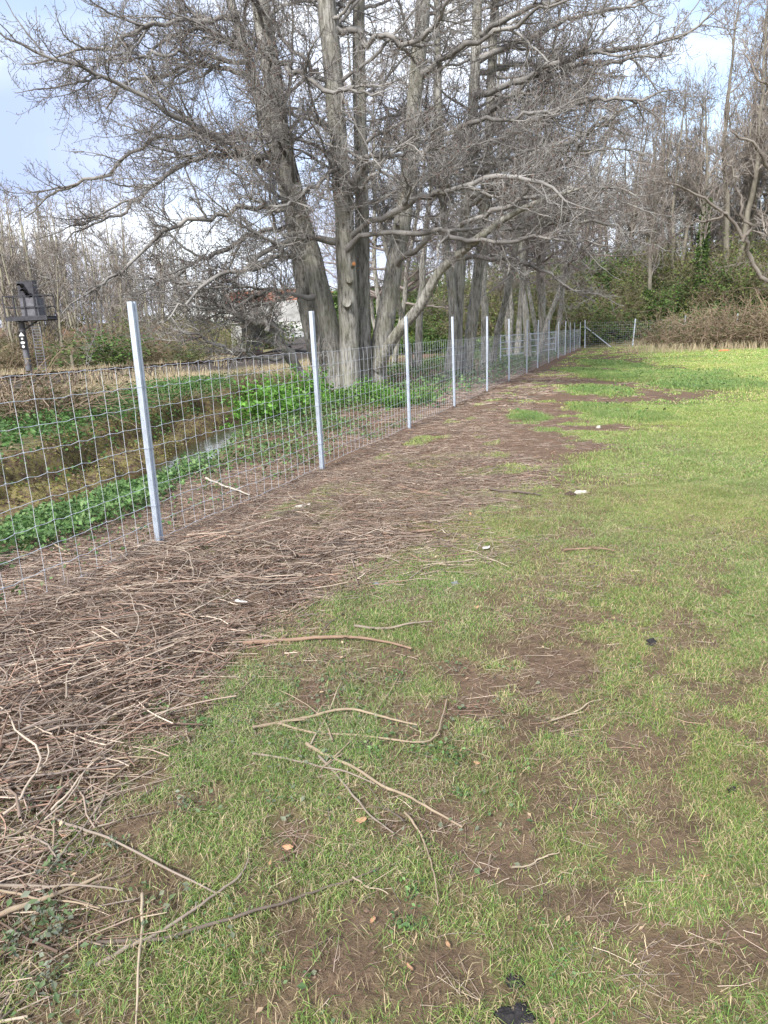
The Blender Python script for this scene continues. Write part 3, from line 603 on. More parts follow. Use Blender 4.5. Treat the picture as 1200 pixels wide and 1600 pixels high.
limb_px=[ # (px,py,depth,radius) roughly every 60 px, traced from base outwards
 [(430,265,19,8),(375,232,18.6,6),(330,214,18.2,5.5),(285,195,17.8,5),(225,165,17.4,4.5),(172,135,17,4),(127,109,16.6,3.5),(75,86,16.3,3),(30,66,16,2.2),(-30,20,15.8,1)],
 [(446,110,19,6),(386,82,19.4,5),(337,60,19.8,4.5),(300,52,20,4),(262,66,20.3,3),(225,95,20.5,1.5)],
 [(360,30,20,5),(310,36,19.6,4.5),(262,36,19.3,4),(210,45,19,4),(165,64,18.7,3.5),(101,75,18.3,2.5),(40,100,18,1.2)],
 [(396,122,20,5),(350,112,20.4,4.5),(310,109,20.8,4),(262,116,21.2,3.5),(217,135,21.5,2.8),(165,170,22,1.3)],
 [(395,100,20,4.5),(340,88,19.7,4),(290,86,19.3,3.5),(240,88,19,3),(180,96,18.6,2),(120,130,18.4,1.1)],
 [(437,262,19,7),(375,246,18.5,5.5),(319,255,18,4.5),(262,277,17.6,4),(210,315,17.2,3.2),(150,349,16.8,2.2),(100,380,16.5,1)],
 [(440,238,19,5),(360,224,19.5,4.6),(311,220,19.9,4.2),(259,219,20.2,3.8),(210,247,20.6,3.4),(161,277,21,3),(94,307,21.3,2.4),(40,340,21.6,1.2)],
 [(462,326,19,6),(410,326,18.3,5),(356,326,17.6,4.6),(300,334,17,4.2),(247,352,16.5,4),(210,390,16.2,3.4),(165,430,15.9,2.8),(130,455,15.7,2),(97,490,15.6,1.1)],
 [(464,350,18.8,5.5),(430,350,18.5,5),(390,356,18.1,4.6),(349,375,17.8,4.2),(307,401,17.5,3.6),(259,431,17.2,2.6),(215,470,17,1.2)],
 [(527,380,18.2,7.5),(490,367,17.8,6.2),(450,370,17.4,5.6),(410,387,17,5),(380,410,16.7,4.6),(350,430,16.4,4),(300,458,16.1,3),(262,500,15.9,1.5)],
 [(480,402,18.7,5),(430,407,18.3,4),(383,420,17.9,3.4),(330,445,17.5,2.6),(285,470,17.2,1.3)],
 [(492,462,18.6,6),(460,452,18.2,5),(430,450,17.9,4.4),(390,453,17.5,4),(350,467,17.2,3.4),(300,478,16.9,2.8),(245,505,16.6,1.2)],
 [(505,620,18.6,10),(483,590,18.3,9),(455,553,18,7.5),(425,520,17.7,6.5),(395,500,17.4,5.5),(360,488,17.2,4.5),(325,470,17,3.2),(280,455,16.8,1.4)],
 [(420,515,17.6,4.5),(422,490,17.5,4),(418,465,17.4,3.2),(425,440,17.3,2.4),(420,410,17.2,1.2)],
 [(500,600,19,6),(470,562,18.4,5),(430,562,17.8,4.2),(390,550,17.3,3.6),(350,538,16.9,3),(310,520,16.6,2.2),(265,512,16.4,1.1)],
 [(455,545,18,4),(430,528,18.4,3.4),(400,512,18.8,2.8),(370,505,19,2),(335,500,19.3,1.1)],
 [(557,370,18.3,7),(580,345,18,6.4),(617,326,17.6,6.2),(655,307,17.1,6),(700,296,16.6,5.4),(756,285,16.1,5),(790,277,15.8,4.6),(831,289,15.5,4),(880,310,15.2,2.4),(930,330,15,1.1)],
 [(561,388,18.4,6),(587,369,18,5.5),(644,362,17.5,5),(700,360,17,4.6),(756,364,16.5,4.2),(831,369,16,3.2),(890,380,15.6,2),(950,385,15.3,1)],
 [(620,408,19,6.5),(662,386,18.5,5.5),(719,367,18,5),(775,352,17.4,4.4),(820,326,17,4),(870,318,16.6,3),(930,300,16.2,1.4)],
 [(545,310,18.3,7),(552,280,18,6),(562,258,17.7,5.5),(580,246,17.4,4.5),(610,240,17,3.4),(650,235,16.7,1.6)],
 [(515,60,18.5,6.5),(545,55,18.2,6),(565,64,17.9,5.6),(599,49,17.6,5.2),(640,60,17.3,4.8),(668,38,17,4.4),(696,7,16.7,3.4),(740,-40,16.4,1.4)],
 [(648,110,19.6,7),(675,85,19,6),(700,70,18.5,5.4),(740,60,18,4.8),(790,30,17.5,4),(850,15,17,3),(915,-10,16.6,1.4)],
 [(640,250,19.5,6),(690,220,19,5),(740,200,18.5,4.4),(800,196,18,3.6),(860,180,17.6,2.4),(920,150,17.2,1.1)],
 [(636,290,19.4,5),(680,270,20,4.2),(730,262,20.4,3.6),(790,250,20.8,2.8),(850,225,21,1.3)],
 [(400,60,19,6),(430,85,18.2,5.4),(470,115,17.3,5),(510,140,16.6,4),(560,150,16,2.6),(610,140,15.6,1.1)],
 [(530,230,18.2,5),(505,262,17.4,4.4),(480,290,16.8,3.8),(440,300,16.3,2.8),(395,290,16,1.2)],
 [(535,330,18.2,4),(570,300,17.2,3.4),(610,262,16.4,3),(640,215,15.9,2.2),(660,170,15.6,1.1)],
 [(522,130,18.2,5),(480,95,18.5,4.5),(440,60,19,4),(400,10,19.4,3),(370,-60,19.8,1.3)],
 [(620,395,19.2,4),(600,330,20.5,3.4),(590,270,21.4,2.8),(600,200,22,1.3)]]
rng=np.random.default_rng(21)
K1=26
def jig(P,rng,a=.05):
    n=len(P); e=np.cumsum(rng.normal(0,a,(n,3)),0); e-=np.linspace(0,1,n)[:,None]*e[-1]; return P+e*np.array([1,1,.8])
def seat(P, stems):                        # root a limb inside the stem it grows from
    C_=np.concatenate([q_[0] for q_ in stems]); d=np.linalg.norm(C_-P[0],axis=1); i=d.argmin()
    if d[i]<2.0: P=P+(C_[i]-P[0])*np.clip(1-np.arange(len(P))/6,0,1)[:,None]**1.5
    return P
limbs=[]
for c in limb_px:
    P,R=px_stem(c,K1); P=seat(P,stems+limbs[:0]) if c[0][0]>=360 and c[0][1]<520 and c[0][0] not in (420,455) else P; R=np.maximum(R*.74,.007); limbs.append((jig(P,rng,.07),R))
# extra limbs all round the upper stems, with the forks of each traced limb
SP=np.stack([s[0] for s in stems[:5]]); SR=np.stack([s[1] for s in stems[:5]])
Pe,Re=spawn(SP,SR,rng,.62,.34,1,lambda t,L:3.6*(1-.45*t)+.5,(50,85),K1,.05,.012,.42,.007,.05,flat=.35)
L1P=np.stack([l[0] for l in limbs]); L1R=np.stack([l[1] for l in limbs])
Pf,Rf=spawn(L1P,L1R,rng,.95,.12,.85,lambda t,L:np.minimum(L*.5,2.8)*(1-.4*t),(25,50),K1,.05,.01,.7,.007,.04,flat=.7)
limbs+= [(Pe[k],Re[k]) for k in range(len(Pe))]+[(Pf[k],Rf[k]) for k in range(len(Pf))]
alder=empty('alder_tree',(*at(550,618,T0)[:2],Zb)); tag(alder,'large bare many stemmed tree behind the second fence post with sawn limb stubs','tree')
off=-np.array(alder.location)
tm=trunk_mesh(stems,16,.07,2)
for (a,b,d,r) in ((430,265,19,11),(527,380,18.2,10),(557,370,18.3,10),(620,408,19,9)): pass
o=tm.build('trunk',M['bark'],alder,True,off)
parts=crown_from(limbs,rng,1,1.0,1.0)
v,q=gather(parts)
link('crown',mesh_data('crown',v,[q],M['twig'],True),alder,off)
def buds(parts, rng, frac, ln, r):
    P=np.concatenate([p[0][:,-1] for p in parts[-3:]]+[p[0][:,2] for p in parts[-3:]]); P=P[rng.random(len(P))<frac]; n=len(P)
    d=nrm(rng.normal(0,.5,(n,3))+np.array([0,0,-.2]))*ln*rng.uniform(.6,1.4,(n,1))
    return tubes(np.stack([P,P+d*.5,P+d],1),np.tile([r*.5,r,r*.3],(n,1))*rng.uniform(.7,1.2,(n,1)),3)
v,q=buds(parts,rng,.45,.035,.0085)
link('catkins',mesh_data('catkins',v,[q],M['catkin'],True),alder,off)
# sawn stubs with bright or weathered faces
for (px,py,dx,r,ln,fresh) in ((551,415,.3,.05,.12,True),(546,440,.02,.08,.12,False),(543,476,-.05,.11,.16,False),(620,372,.1,.06,.4,False)):
    m=MB(); p=at(px,py,T0-.92 if px<600 else T0+.2); d=nrm(np.array([dx,-1,.28 if px<600 else 1.2])); e=stub_mesh(m,p-d*.05,d,r,ln+.05)
    so=m.build('limb_stub',M['bark'],alder,True,off)
    f=MB(); u=nrm(np.cross(d,[0,0,1.])); w2=np.cross(u,d); a=np.arange(12)*math.pi/6; ring=e+d*.003+r*1.0*(np.cos(a)[:,None]*u+np.sin(a)[:,None]*w2)
    f.add(np.concatenate([[e+d*.012],ring]),None,[[0,k+1,(k+1)%12+1] for k in range(12)]); f.build('cut_face',M['cut'] if fresh else M['bark'],so)

T2=24.0
stem2=[[(700,566,T2,14),(708,480,T2,10),(694,340,T2,8),(686,160,T2,7),(682,0,T2,6),(678,-160,T2,3)],
 [(709,566,T2+.5,17),(716,446,T2+.5,13),(730,300,T2+.5,12),(738,190,T2+.5,11),(745,40,T2+.5,10),(750,-180,T2+.5,5)],
 [(726,566,T2+1,15),(743,450,T2+1,12),(756,330,T2+1,11),(764,200,T2+1,10),(772,40,T2+1,9),(780,-180,T2+1,4)]]
limb2=[[(745,150,T2,6),(800,133,T2-.6,5.4),(867,93,T2-1.2,5),(933,73,T2-1.7,4.4),(1033,60,T2-2.2,3),(1083,43,T2-2.5,2),(1118,12,T2-2.7,1)],
 [(760,180,T2,5.5),(830,125,T2-.3,5),(900,103,T2-.7,4),(967,97,T2-1,3),(1050,85,T2-1.3,1.4)],[(765,235,T2,5.5),(833,190,T2-1,5),(900,165,T2-2,4),(980,150,T2-2.6,2.6),(1060,140,T2-3,1.2)],
 [(760,262,T2,5),(840,245,T2-.8,4.4),(900,215,T2-1.6,3.6),(960,180,T2-2.2,2.4),(1020,150,T2-2.7,1.2)],[(757,300,T2,5.5),(833,273,T2-1.2,5),(887,257,T2-2.2,4),(917,220,T2-2.8,2.6),(950,180,T2-3.2,1.3)],
 [(752,320,T2,5),(800,280,T2-1.4,4.6),(833,290,T2-2.2,4.2),(893,297,T2-3,3.2),(940,290,T2-3.6,2.2),(1000,312,T2-4,1.1)],[(770,100,T2,6),(830,60,T2+.6,5),(900,30,T2+1.2,4),(980,8,T2+1.6,2.6),(1060,-30,T2+2,1.2)],
 [(772,40,T2,5),(840,0,T2-1,4),(920,-30,T2-1.8,2.4),(1000,-70,T2-2.4,1.2)],[(754,360,T2,5),(830,350,T2-.8,4),(900,345,T2-1.6,3),(970,362,T2-2.2,2),(1040,392,T2-2.6,1)],[(748,405,T2,4.5),(820,408,T2-.8,3.6),(880,440,T2-1.4,2.4),(930,472,T2-1.8,1.2)],
 [(690,250,T2,5),(650,200,T2-1,4),(610,180,T2-2,3),(560,190,T2-2.6,1.2)],[(740,215,T2+1,5),(800,225,T2+2,4.4),(870,235,T2+3,3.4),(940,225,T2+4,2),(1010,240,T2+4.5,1.1)],[(735,120,T2+1,5),(810,95,T2+2.5,4),(890,110,T2+4,3),(980,120,T2+5,1.3)]]
stems2=[(p_,r_*.68) for p_,r_ in (px_stem(c,40) for c in stem2)]; b2=at(712,566,T2+.5); Z2=gz0=float(height(b2[0],b2[1]))
for P,R in stems2: P[:,2]+=(Z2-.25-P[0,2])*np.linspace(1,0,40)**6
rng=np.random.default_rng(77); limbs2=[]
for c in limb2:
    P,R=px_stem(c,K1); P=seat(P,stems2); limbs2.append((jig(P,rng),np.maximum(R*.8,.008)))
Pe,Re=spawn(np.stack([q_[0] for q_ in stems2]),np.stack([q_[1] for q_ in stems2]),rng,.6,.3,1,lambda t,L:3.4*(1-.4*t)+.5,(50,90),K1,.05,.01,.42,.007,.05,flat=.35)
Pf,Rf=spawn(np.stack([q_[0] for q_ in limbs2]),np.stack([q_[1] for q_ in limbs2]),rng,.8,.12,.85,lambda t,L:np.minimum(L*.5,3.0)*(1-.4*t),(25,50),K1,.05,.01,.7,.007,.04,flat=.7)
limbs2+=[(Pe[k],Re[k]) for k in range(len(Pe))]+[(Pf[k],Rf[k]) for k in range(len(Pf))]
al2=empty('alder_tree',(b2[0],b2[1],Z2)); tag(al2,'bare tree of three close stems sweeping its long limbs right over the far fence','tree'); off2=-np.array(al2.location)
trunk_mesh(stems2,14,.07,9).build('trunk',M['bark'],al2,True,off2); parts=crown_from(limbs2,rng,1,.85,1.15); v,q=gather(parts); link('crown',mesh_data('crown',v,[q],M['twig'],True),al2,off2)
v,q=buds(parts,rng,.5,.04,.011); link('catkins',mesh_data('catkins',v,[q],M['catkin'],True),al2,off2)
# generic bare trees
def bare_tree(seed, H, nst, spread, r0, K=22, limb_t=.25, dens=1.0, tw=1.0, limb_len=.33, upang=(40,75), upl=.03, lean=.08, limb_sp=.6, l2=2.0, thin=False):
    rng=np.random.default_rng(seed); stems=[]
    for k in range(nst):
        a=k*2*math.pi/nst+rng.uniform(-.5,.5); sp_=spread*rng.uniform(.6,1.2) if nst>1 else 0
        h=H*rng.uniform(.85,1.05); b=np.array([math.cos(a)*r0*1.2,math.sin(a)*r0*1.2,-.3]) if nst>1 else np.array([0,0,-.3])
        top=b+np.array([math.cos(a)*sp_,math.sin(a)*sp_,h])+np.array([rng.normal(0,lean*H),rng.normal(0,lean*H),0]); mid=(b+top)/2+np.array([math.cos(a)*sp_*.15,math.sin(a)*sp_*.15,0])+rng.normal(0,.012*H,3)
        P=jig(spline([b,mid,top],K),rng,.03*H/10); t=np.linspace(0,1,K); r=r0*rng.uniform(.75,1.1)
        R=r*(1-t)**.85*(1+.45*np.exp(-t*H/.45))+.012*tw; stems.append((P,R))
    SP=np.stack([s[0] for s in stems]); SR=np.stack([s[1] for s in stems])
    Pl,Rl=spawn(SP,SR,rng,limb_sp,limb_t,.98,lambda t,L:H*limb_len*(1-.62*t)+.3,upang,16,.06,upl,.45,.007*tw,.06,flat=.5)
    limbs=[(Pl[k],Rl[k]) for k in range(len(Pl))]
    if thin:
        P1=Pl; R1=Rl; p=[(P1,R1,4)]
        P2,R2=spawn(P1,R1,rng,.4/dens,.15,1,lambda t,L:np.minimum(L*.45,1.6)*(1-.4*t),(30,60),6,.14,.05,.6,.008*tw,.03)
        P3,R3=spawn(P2,R2,rng,.24/dens,.15,1,lambda t,L:.25+.45*rng.random(len(t)),(30,60),4,.16,.06,.7,.007*tw,.014)
        p+=[(P2,R2,3),(P3,R3,3)]
    else: p=crown_from(limbs,rng,1,dens,tw,l2)
    tmd=trunk_mesh(stems,9 if thin else 12,.06,seed).data('trunk',None,True); v,q=gather(p); cm=mesh_data('crown',v,[q],None,True)
    return tmd,cm
def put_tree(name, data, mats, loc, rz, sc, label, group=None, cat='tree', tilt=(0,0)):
    e=empty(name,loc,rz); e.scale=(sc,sc,sc) if np.isscalar(sc) else sc; e.rotation_euler=(tilt[0],tilt[1],rz); tag(e,label,cat,group)
    for nme,me,mt in zip(('trunk','crown'),data,mats):
        if not me.materials: me.materials.append(mt)
        o=bpy.data.objects.new(nme,me); COL.objects.link(o); o.parent=e
        if o.material_slots[0].material is not mt: o.material_slots[0].link='OBJECT'; o.material_slots[0].material=mt
    return e
big=[bare_tree(101,15,3,2.2,.16,dens=.85,tw=1.5,limb_t=.32,upang=(45,80),upl=.014,limb_len=.42,limb_sp=.6),
     bare_tree(102,14,2,1.6,.17,dens=.85,tw=1.5,limb_t=.32,upang=(45,80),upl=.014,limb_len=.42,limb_sp=.6)]
def gz(x,y): return float(height(np.array(float(x)),np.array(float(y))))
RX=dict()
for (px,d,v,rz,sc,lab) in ((760,30,1,2.1,1.0,'leaning grey bare tree behind the fourth and fifth fence posts'),(800,38,0,3.9,.95,'bare tree with spreading twigs behind the middle of the fence line'),
                      (650,29,1,.9,.9,'dark trunk standing directly behind the right stem of the large tree'),(846,45,1,5.0,1.0,'reddish twiggy bare tree near the far corner of the fence'),(828,34,1,3.0,.95,'bare spreading tree standing close behind the eighth fence post'),(858,40,0,.3,.95,'twiggy bare tree next to the reddish one near the far corner'),(600,36,0,1.7,.9,'half hidden bare tree behind the centre of the large tree')):
    p=at(px,560,d); put_tree('alder_tree',big[v],(M['bark'],M['twig_mid']),(p[0],p[1],gz(p[0],p[1])),rz,sc,lab)
# tall slender trees on and before the bank at the right
tall=[bare_tree(201,19,1,0,.26,dens=1.35,tw=1.65,limb_t=.22,upang=(22,55),upl=.05,limb_len=.30,limb_sp=.55,thin=True,lean=.03),
      bare_tree(202,21,2,1.3,.24,dens=1.35,tw=1.65,limb_t=.25,upang=(22,55),upl=.05,limb_len=.27,limb_sp=.6,thin=True,lean=.03),
      bare_tree(203,17,1,0,.20,dens=1.35,tw=1.65,limb_t=.15,upang=(30,65),upl=.045,limb_len=.32,limb_sp=.5,thin=True,lean=.05)]
rng=np.random.default_rng(31)
named={0:'stout reddish trunk rising behind the far wire fence with bare fine crown',}
spots=[(1016,54,0,1.0),(1052,58,1,.95),(1083,56,0,1.05),(1112,60,2,1.1),(1142,57,1,1.05),(1166,61,0,1.1),(1196,56,2,1.2),(1225,58,1,1.15),(1260,55,0,1.15),(985,60,2,1.0),(957,63,1,.9),(930,60,0,.9),(900,64,2,.9),(868,62,1,.85),(1035,66,2,1.1),(1070,68,0,1.05),(1100,70,1,1.0),(1130,67,0,1.1),(1155,70,2,1.1),(1184,68,1,1.05),(1212,66,0,1.15),(1245,68,2,1.2),(840,66,0,.85),(810,68,1,.8),(775,66,2,.85),(740,68,0,.8),(700,67,1,.8),(1300,60,1,1.1),(1005,64,0,1.0),(1028,61,2,1.05),(1060,63,1,.95),(1092,64,2,1.1),(1122,65,0,1.0),(1150,63,1,1.05),(1176,66,2,1.1),(1208,63,0,1.0),(1236,64,2,1.1),(975,66,1,1.0),(945,68,2,1.0),(915,67,1,.95),(885,69,0,.95),(1045,72,2,1.2),(1085,74,2,1.2),(1118,73,0,1.1),(1148,75,2,1.2),(1180,74,1,1.1),(1015,74,1,1.1),(1215,73,2,1.15),(990,71,0,1.05),(965,73,2,1.1),(855,70,2,1.0),(825,72,0,1.0),(1320,66,0,1.15),(660,70,2,.8),(620,68,1,.8)]
for k,(px,d,v,sc) in enumerate(spots):
    p=at(px+rng.normal(0,4),480,d); e=put_tree('bare_tree',tall[v],(M['bark_far'],M['twig_far']),(p[0],p[1],gz(p[0],p[1])),rng.uniform(0,6.28),sc*rng.uniform(.86,1.04)*(.74 if px<1000 else .84 if px<1130 else .98),'tall bare tree rising from the green bank beyond the far fence','bare trees along the far bank',tilt=(rng.normal(0,.03),rng.normal(0,.03)))
T3=40.0
st3=[px_stem([(1262,545,T3,11),(1255,470,T3,9),(1262,380,T3,8),(1275,250,T3,6),(1270,120,T3,5),(1280,-20,T3,2)],32)]
lb3=[px_stem(c,K1) for c in ([(1258,490,T3,7),(1225,452,T3-1,6.5),(1190,425,T3-1.5,6),(1160,380,T3-2,5),(1130,335,T3-2.4,4),(1085,300,T3-2.8,3),(1040,285,T3-3.2,2)],[(1160,380,T3-2,4),(1172,340,T3-2.2,3.4),(1165,290,T3-2.5,2.6),(1135,250,T3-2.6,1.6)],[(1262,330,T3,6),(1225,280,T3-.8,5),(1185,250,T3-1.4,4),(1150,205,T3-2,2.6),(1140,160,T3-2.2,1.4)],[(1270,200,T3,5),(1220,150,T3,4),(1180,120,T3,2.6),(1160,60,T3,1.3)],[(1130,335,T3-2.4,3),(1100,345,T3-2.2,2.4),(1050,335,T3-2,1.3)])]
b3=at(1262,545,T3); Z3=float(height(b3[0],b3[1])); st3[0][0][:,2]+=(Z3-.25-st3[0][0][0,2])*np.linspace(1,0,32)**6
al3=empty('bare_tree',(b3[0],b3[1],Z3)); tag(al3,'bare tree past the right edge leaning a long bent limb into view','tree'); off3=-np.array(al3.location)
rng=np.random.default_rng(88); Pe,Re=spawn(np.stack([q_[0] for q_ in st3]),np.stack([q_[1] for q_ in st3]),rng,.7,.3,1,lambda t,L:3.6*(1-.4*t)+.5,(35,75),K1,.05,.02,.42,.009,.05,flat=.5)
lb3=[(jig(a_,rng,.09),b_*.6) for a_,b_ in lb3]; lb3+=[(Pe[k],Re[k]) for k in range(len(Pe))]
trunk_mesh(st3,12,.07,19).build('trunk',M['bark_far'],al3,True,off3); v,q=gather(crown_from(lb3,rng,1,.6,1.7)); link('crown',mesh_data('crown',v,[q],M['twig_far'],True),al3,off3)
# pale young trees in the wood beyond the railway
slim=[bare_tree(301,12,1,0,.10,dens=.95,tw=2.2,limb_t=.2,upang=(20,50),upl=.05,limb_len=.22,limb_sp=.5,thin=True,lean=.03),
      bare_tree(302,13,2,1.0,.11,dens=.95,tw=2.2,limb_t=.15,upang=(20,50),upl=.05,limb_len=.24,limb_sp=.55,thin=True,lean=.04),
      bare_tree(303,11,1,0,.12,dens=.95,tw=2.2,limb_t=.1,upang=(30,60),upl=.04,limb_len=.3,limb_sp=.45,thin=True,lean=.05)]
n=0
while n<125:
    d=rng.uniform(50,92); px=rng.uniform(-90,470)
    p=at(px,540,d)
    if pdist(p[0],p[1],RAIL)<9 or abs(p[0]+13)<1.5 and d<70: continue
    if px>345 and d<68: continue
    put_tree('bare_tree',slim[int(rng.integers(3))],(M['bark_pale'],M['twig_far']),(p[0],p[1],gz(p[0],p[1])),rng.uniform(0,6.28),rng.uniform(.65,1.1)*(1.0 if d>70 else .85),'slender pale bare tree in the wood beyond the railway','slender trees of the wood beyond the railway',tilt=(rng.normal(0,.04),rng.normal(0,.04))); n+=1
# ------------------------------------------------------------------ leaves: ground cover, plants and bushes
def leafcols(n, pal, rng, var=.25):
    return np.repeat(np.array(pal)[rng.integers(0,len(pal),n)]*rng.uniform(1-var,1+var,(n,1)),4,0)
GREEN=[(.10,.19,.06),(.135,.24,.08),(.075,.14,.05),(.17,.26,.10)]
IVY=[(.065,.13,.035),(.10,.18,.045),(.135,.21,.06),(.05,.09,.03)]
DULL=[(.10,.115,.045),(.13,.12,.06),(.075,.085,.035),(.16,.13,.075)]
rng=np.random.default_rng(41); LV=[];LT=[];LC=[];o=0
def add_leaves(P,size,col,nup=.55,asp=.7):
    global o
    v,t=leaves(P,size,rng,nup,asp); LV.append(v);LT.append(t+o);LC.append(col);o+=len(v)
def e_zone(x,y): 
    s,d=sd(x,y); return s,d,ditch_e(x,y)
def zone(n,xr,yr,dens,hh,sz,pal,nup=.55,nz=.5):
    x,y=scatter(rng,n,xr,yr,lambda x,y: inview(x,y,3)*dens(x,y)); k=len(x)
    hgt=hh*(.35+1.3*fbm(x,y,.7,3,71))
    P=np.stack([x,y,height(x,y)+rng.random(k)**.7*hgt],1); add_leaves(P,rng.uniform(*sz,k),leafcols(k,pal,rng),nup)
def zA(x,y):
    s,d,e=e_zone(x,y); return ss(-1.1,-.5,e+.3*(fbm(x,y,.5,2,72)-.5))*(1-ss(.25,.5,e))*(1-ss(2.2,3.6,s))*ss(.36,.5,fbm(x,y,.45,2,73)+.12)
def zB(x,y):
    s,d,e=e_zone(x,y); return ss(-2.9,-1.3,e)*(d<-.2)*(1-ss(.2,.5,e))*ss(2,4,s)*(1-ss(14,20,s))*ss(.4,.56,fbm(x,y,.6,3,74)+.08)*(.45+.55*ss(5.5,7.5,s))
def zC(x,y):
    s,d,e=e_zone(x,y); return ss(2.3,2.9,e+.5*(fbm(x,y,.4,2,98)-.5))*(1-ss(5.0,7.2,e+.8*(fbm(x,y,1.2,2,75)-.5)))*ss(2.0,3.5,s)*(1-ss(18,24,s))*ss(.3,.42,fbm(x,y,1,3,76))
def zD(x,y):
    s,d,e=e_zone(x,y); return (d<-.25)*(e<.3)*ss(7,10,s)*ss(.40,.6,fbm(x,y,1.1,3,77))*.8
def zE(x,y):
    s,d,e=e_zone(x,y); return (d<-.15)*(e<-.1)*(s<9)*(.10+.25*ss(1,4,s))*ss(.42,.56,fbm(x,y,.4,3,78))
zone(42000,(-4.4,-1),(4.5,10),zA,.17,(.03,.065),GREEN)
zone(110000,(-5,2),(6,22),zB,.16,(.03,.07),GREEN+DULL[:2])
zone(90000,(-16,1),(9,28),zC,.30,(.05,.10),[(.085,.17,.05),(.11,.21,.06),(.065,.13,.04)],.6)
zone(60000,(-5,12),(14,48),zD,.30,(.06,.12),GREEN+IVY)
zone(90000,(-4,1),(3,13),zE,.07,(.02,.05),GREEN+DULL)
def zM(x,y):
    s,d,e=e_zone(x,y); return ss(.1,.4,e)*(1-ss(2.9,3.3,e))
zone(60000,(-11,-1),(6,20),lambda x,y:zM(x,y)*ss(.35,.6,fbm(x,y,.35,3,83)),.05,(.02,.06),[(.20,.15,.10),(.13,.09,.06),(.28,.22,.15),(.09,.06,.04)],.45)
zone(90000,(-11,-1),(6,20),lambda x,y:zM(x,y)*ss(1.6,1.9,ditch_e(x,y))*ss(.40,.55,fbm(x,y,.6,3,84)),.05,(.02,.05),[(.22,.20,.06),(.28,.25,.09),(.16,.16,.05),(.12,.16,.06)],.5)
# moss and trailing stems on the far bank, nettles beyond
zone(16000,(-9,-2),(7,20),lambda x,y:(lambda s,d,e: ss(1.8,2.1,e)*(1-ss(2.9,3.2,e))*ss(.5,.62,fbm(x,y,.5,3,79)))(*e_zone(x,y)),.03,(.02,.05),[(.15,.15,.045),(.20,.18,.06),(.10,.09,.04)])
tag(link('ground_cover',mesh_data('ground_cover',np.concatenate(LV),[np.concatenate(LT)],M['leaf'],False,np.concatenate(LC))),'low green leafy cover on the banks of the ditch and below the trees','ground cover',kind='stuff')
# clover and tiny broad leaved weeds in the turf
LV=[];LT=[];LC=[];o=0
zone(40000,(-3,5),(1,6.5),lambda x,y: ss(.5,.64,fbm(x,y,.22,3,95))*ss(.15,.5,grassd(x,y))*(sd(x,y)[1]>.8),.02,(.006,.016),[(.10,.20,.06),(.14,.24,.08),(.09,.16,.07),(.17,.25,.11)],.8)
zone(9000,(-3,1.2),(1,3.0),lambda x,y: ss(.5,.6,fbm(x,y,.3,3,96))*(sd(x,y)[1]>1.2)*(1-ss(2.4,3.2,sd(x,y)[1])),.03,(.010,.026),[(.09,.15,.06),(.13,.18,.09),(.16,.18,.12)],.75)
zone(16000,(1,14),(8,40),lambda x,y: blobs(x,y,LUSH)*ss(.4,.6,fbm(x,y,.6,3,97)),.14,(.04,.09),[(.12,.22,.07),(.16,.26,.09),(.09,.17,.06)],.6)
tag(link('clover',mesh_data('clover',np.concatenate(LV),[np.concatenate(LT)],M['leaf'],False,np.concatenate(LC))),'tiny clover and broad leaved weeds scattered through the turf','clover',kind='stuff')
# ivy and scrub sheet covering the far bank
LV=[];LT=[];LC=[];o=0
def zF(x,y): return (pdist(x,y,RIDGE_R)<13)*(y>52.6)*ss(.22,.4,fbm(x,y,2.5,3,80)+.05)
zone(170000,(-4,44),(50,70),zF,1.0,(.15,.30),IVY+[(.10,.14,.04)],.35)
zone(40000,(-4,44),(50,62),lambda x,y: zF(x,y)*ss(.5,.6,fbm(x,y,3,2,81)),1.1,(.15,.3),[(.16,.19,.05),(.13,.16,.045)],.35)
zone(14000,(-34,-14),(48,75),lambda x,y:ss(.45,.6,fbm(x,y,4,3,82)),.4,(.15,.3),DULL,.4)
tag(link('bank_ivy',mesh_data('bank_ivy',np.concatenate(LV),[np.concatenate(LT)],M['leaf'],False,np.concatenate(LC))),'ivy and scrub smothering the bank beyond the far fence','ivy',kind='stuff')

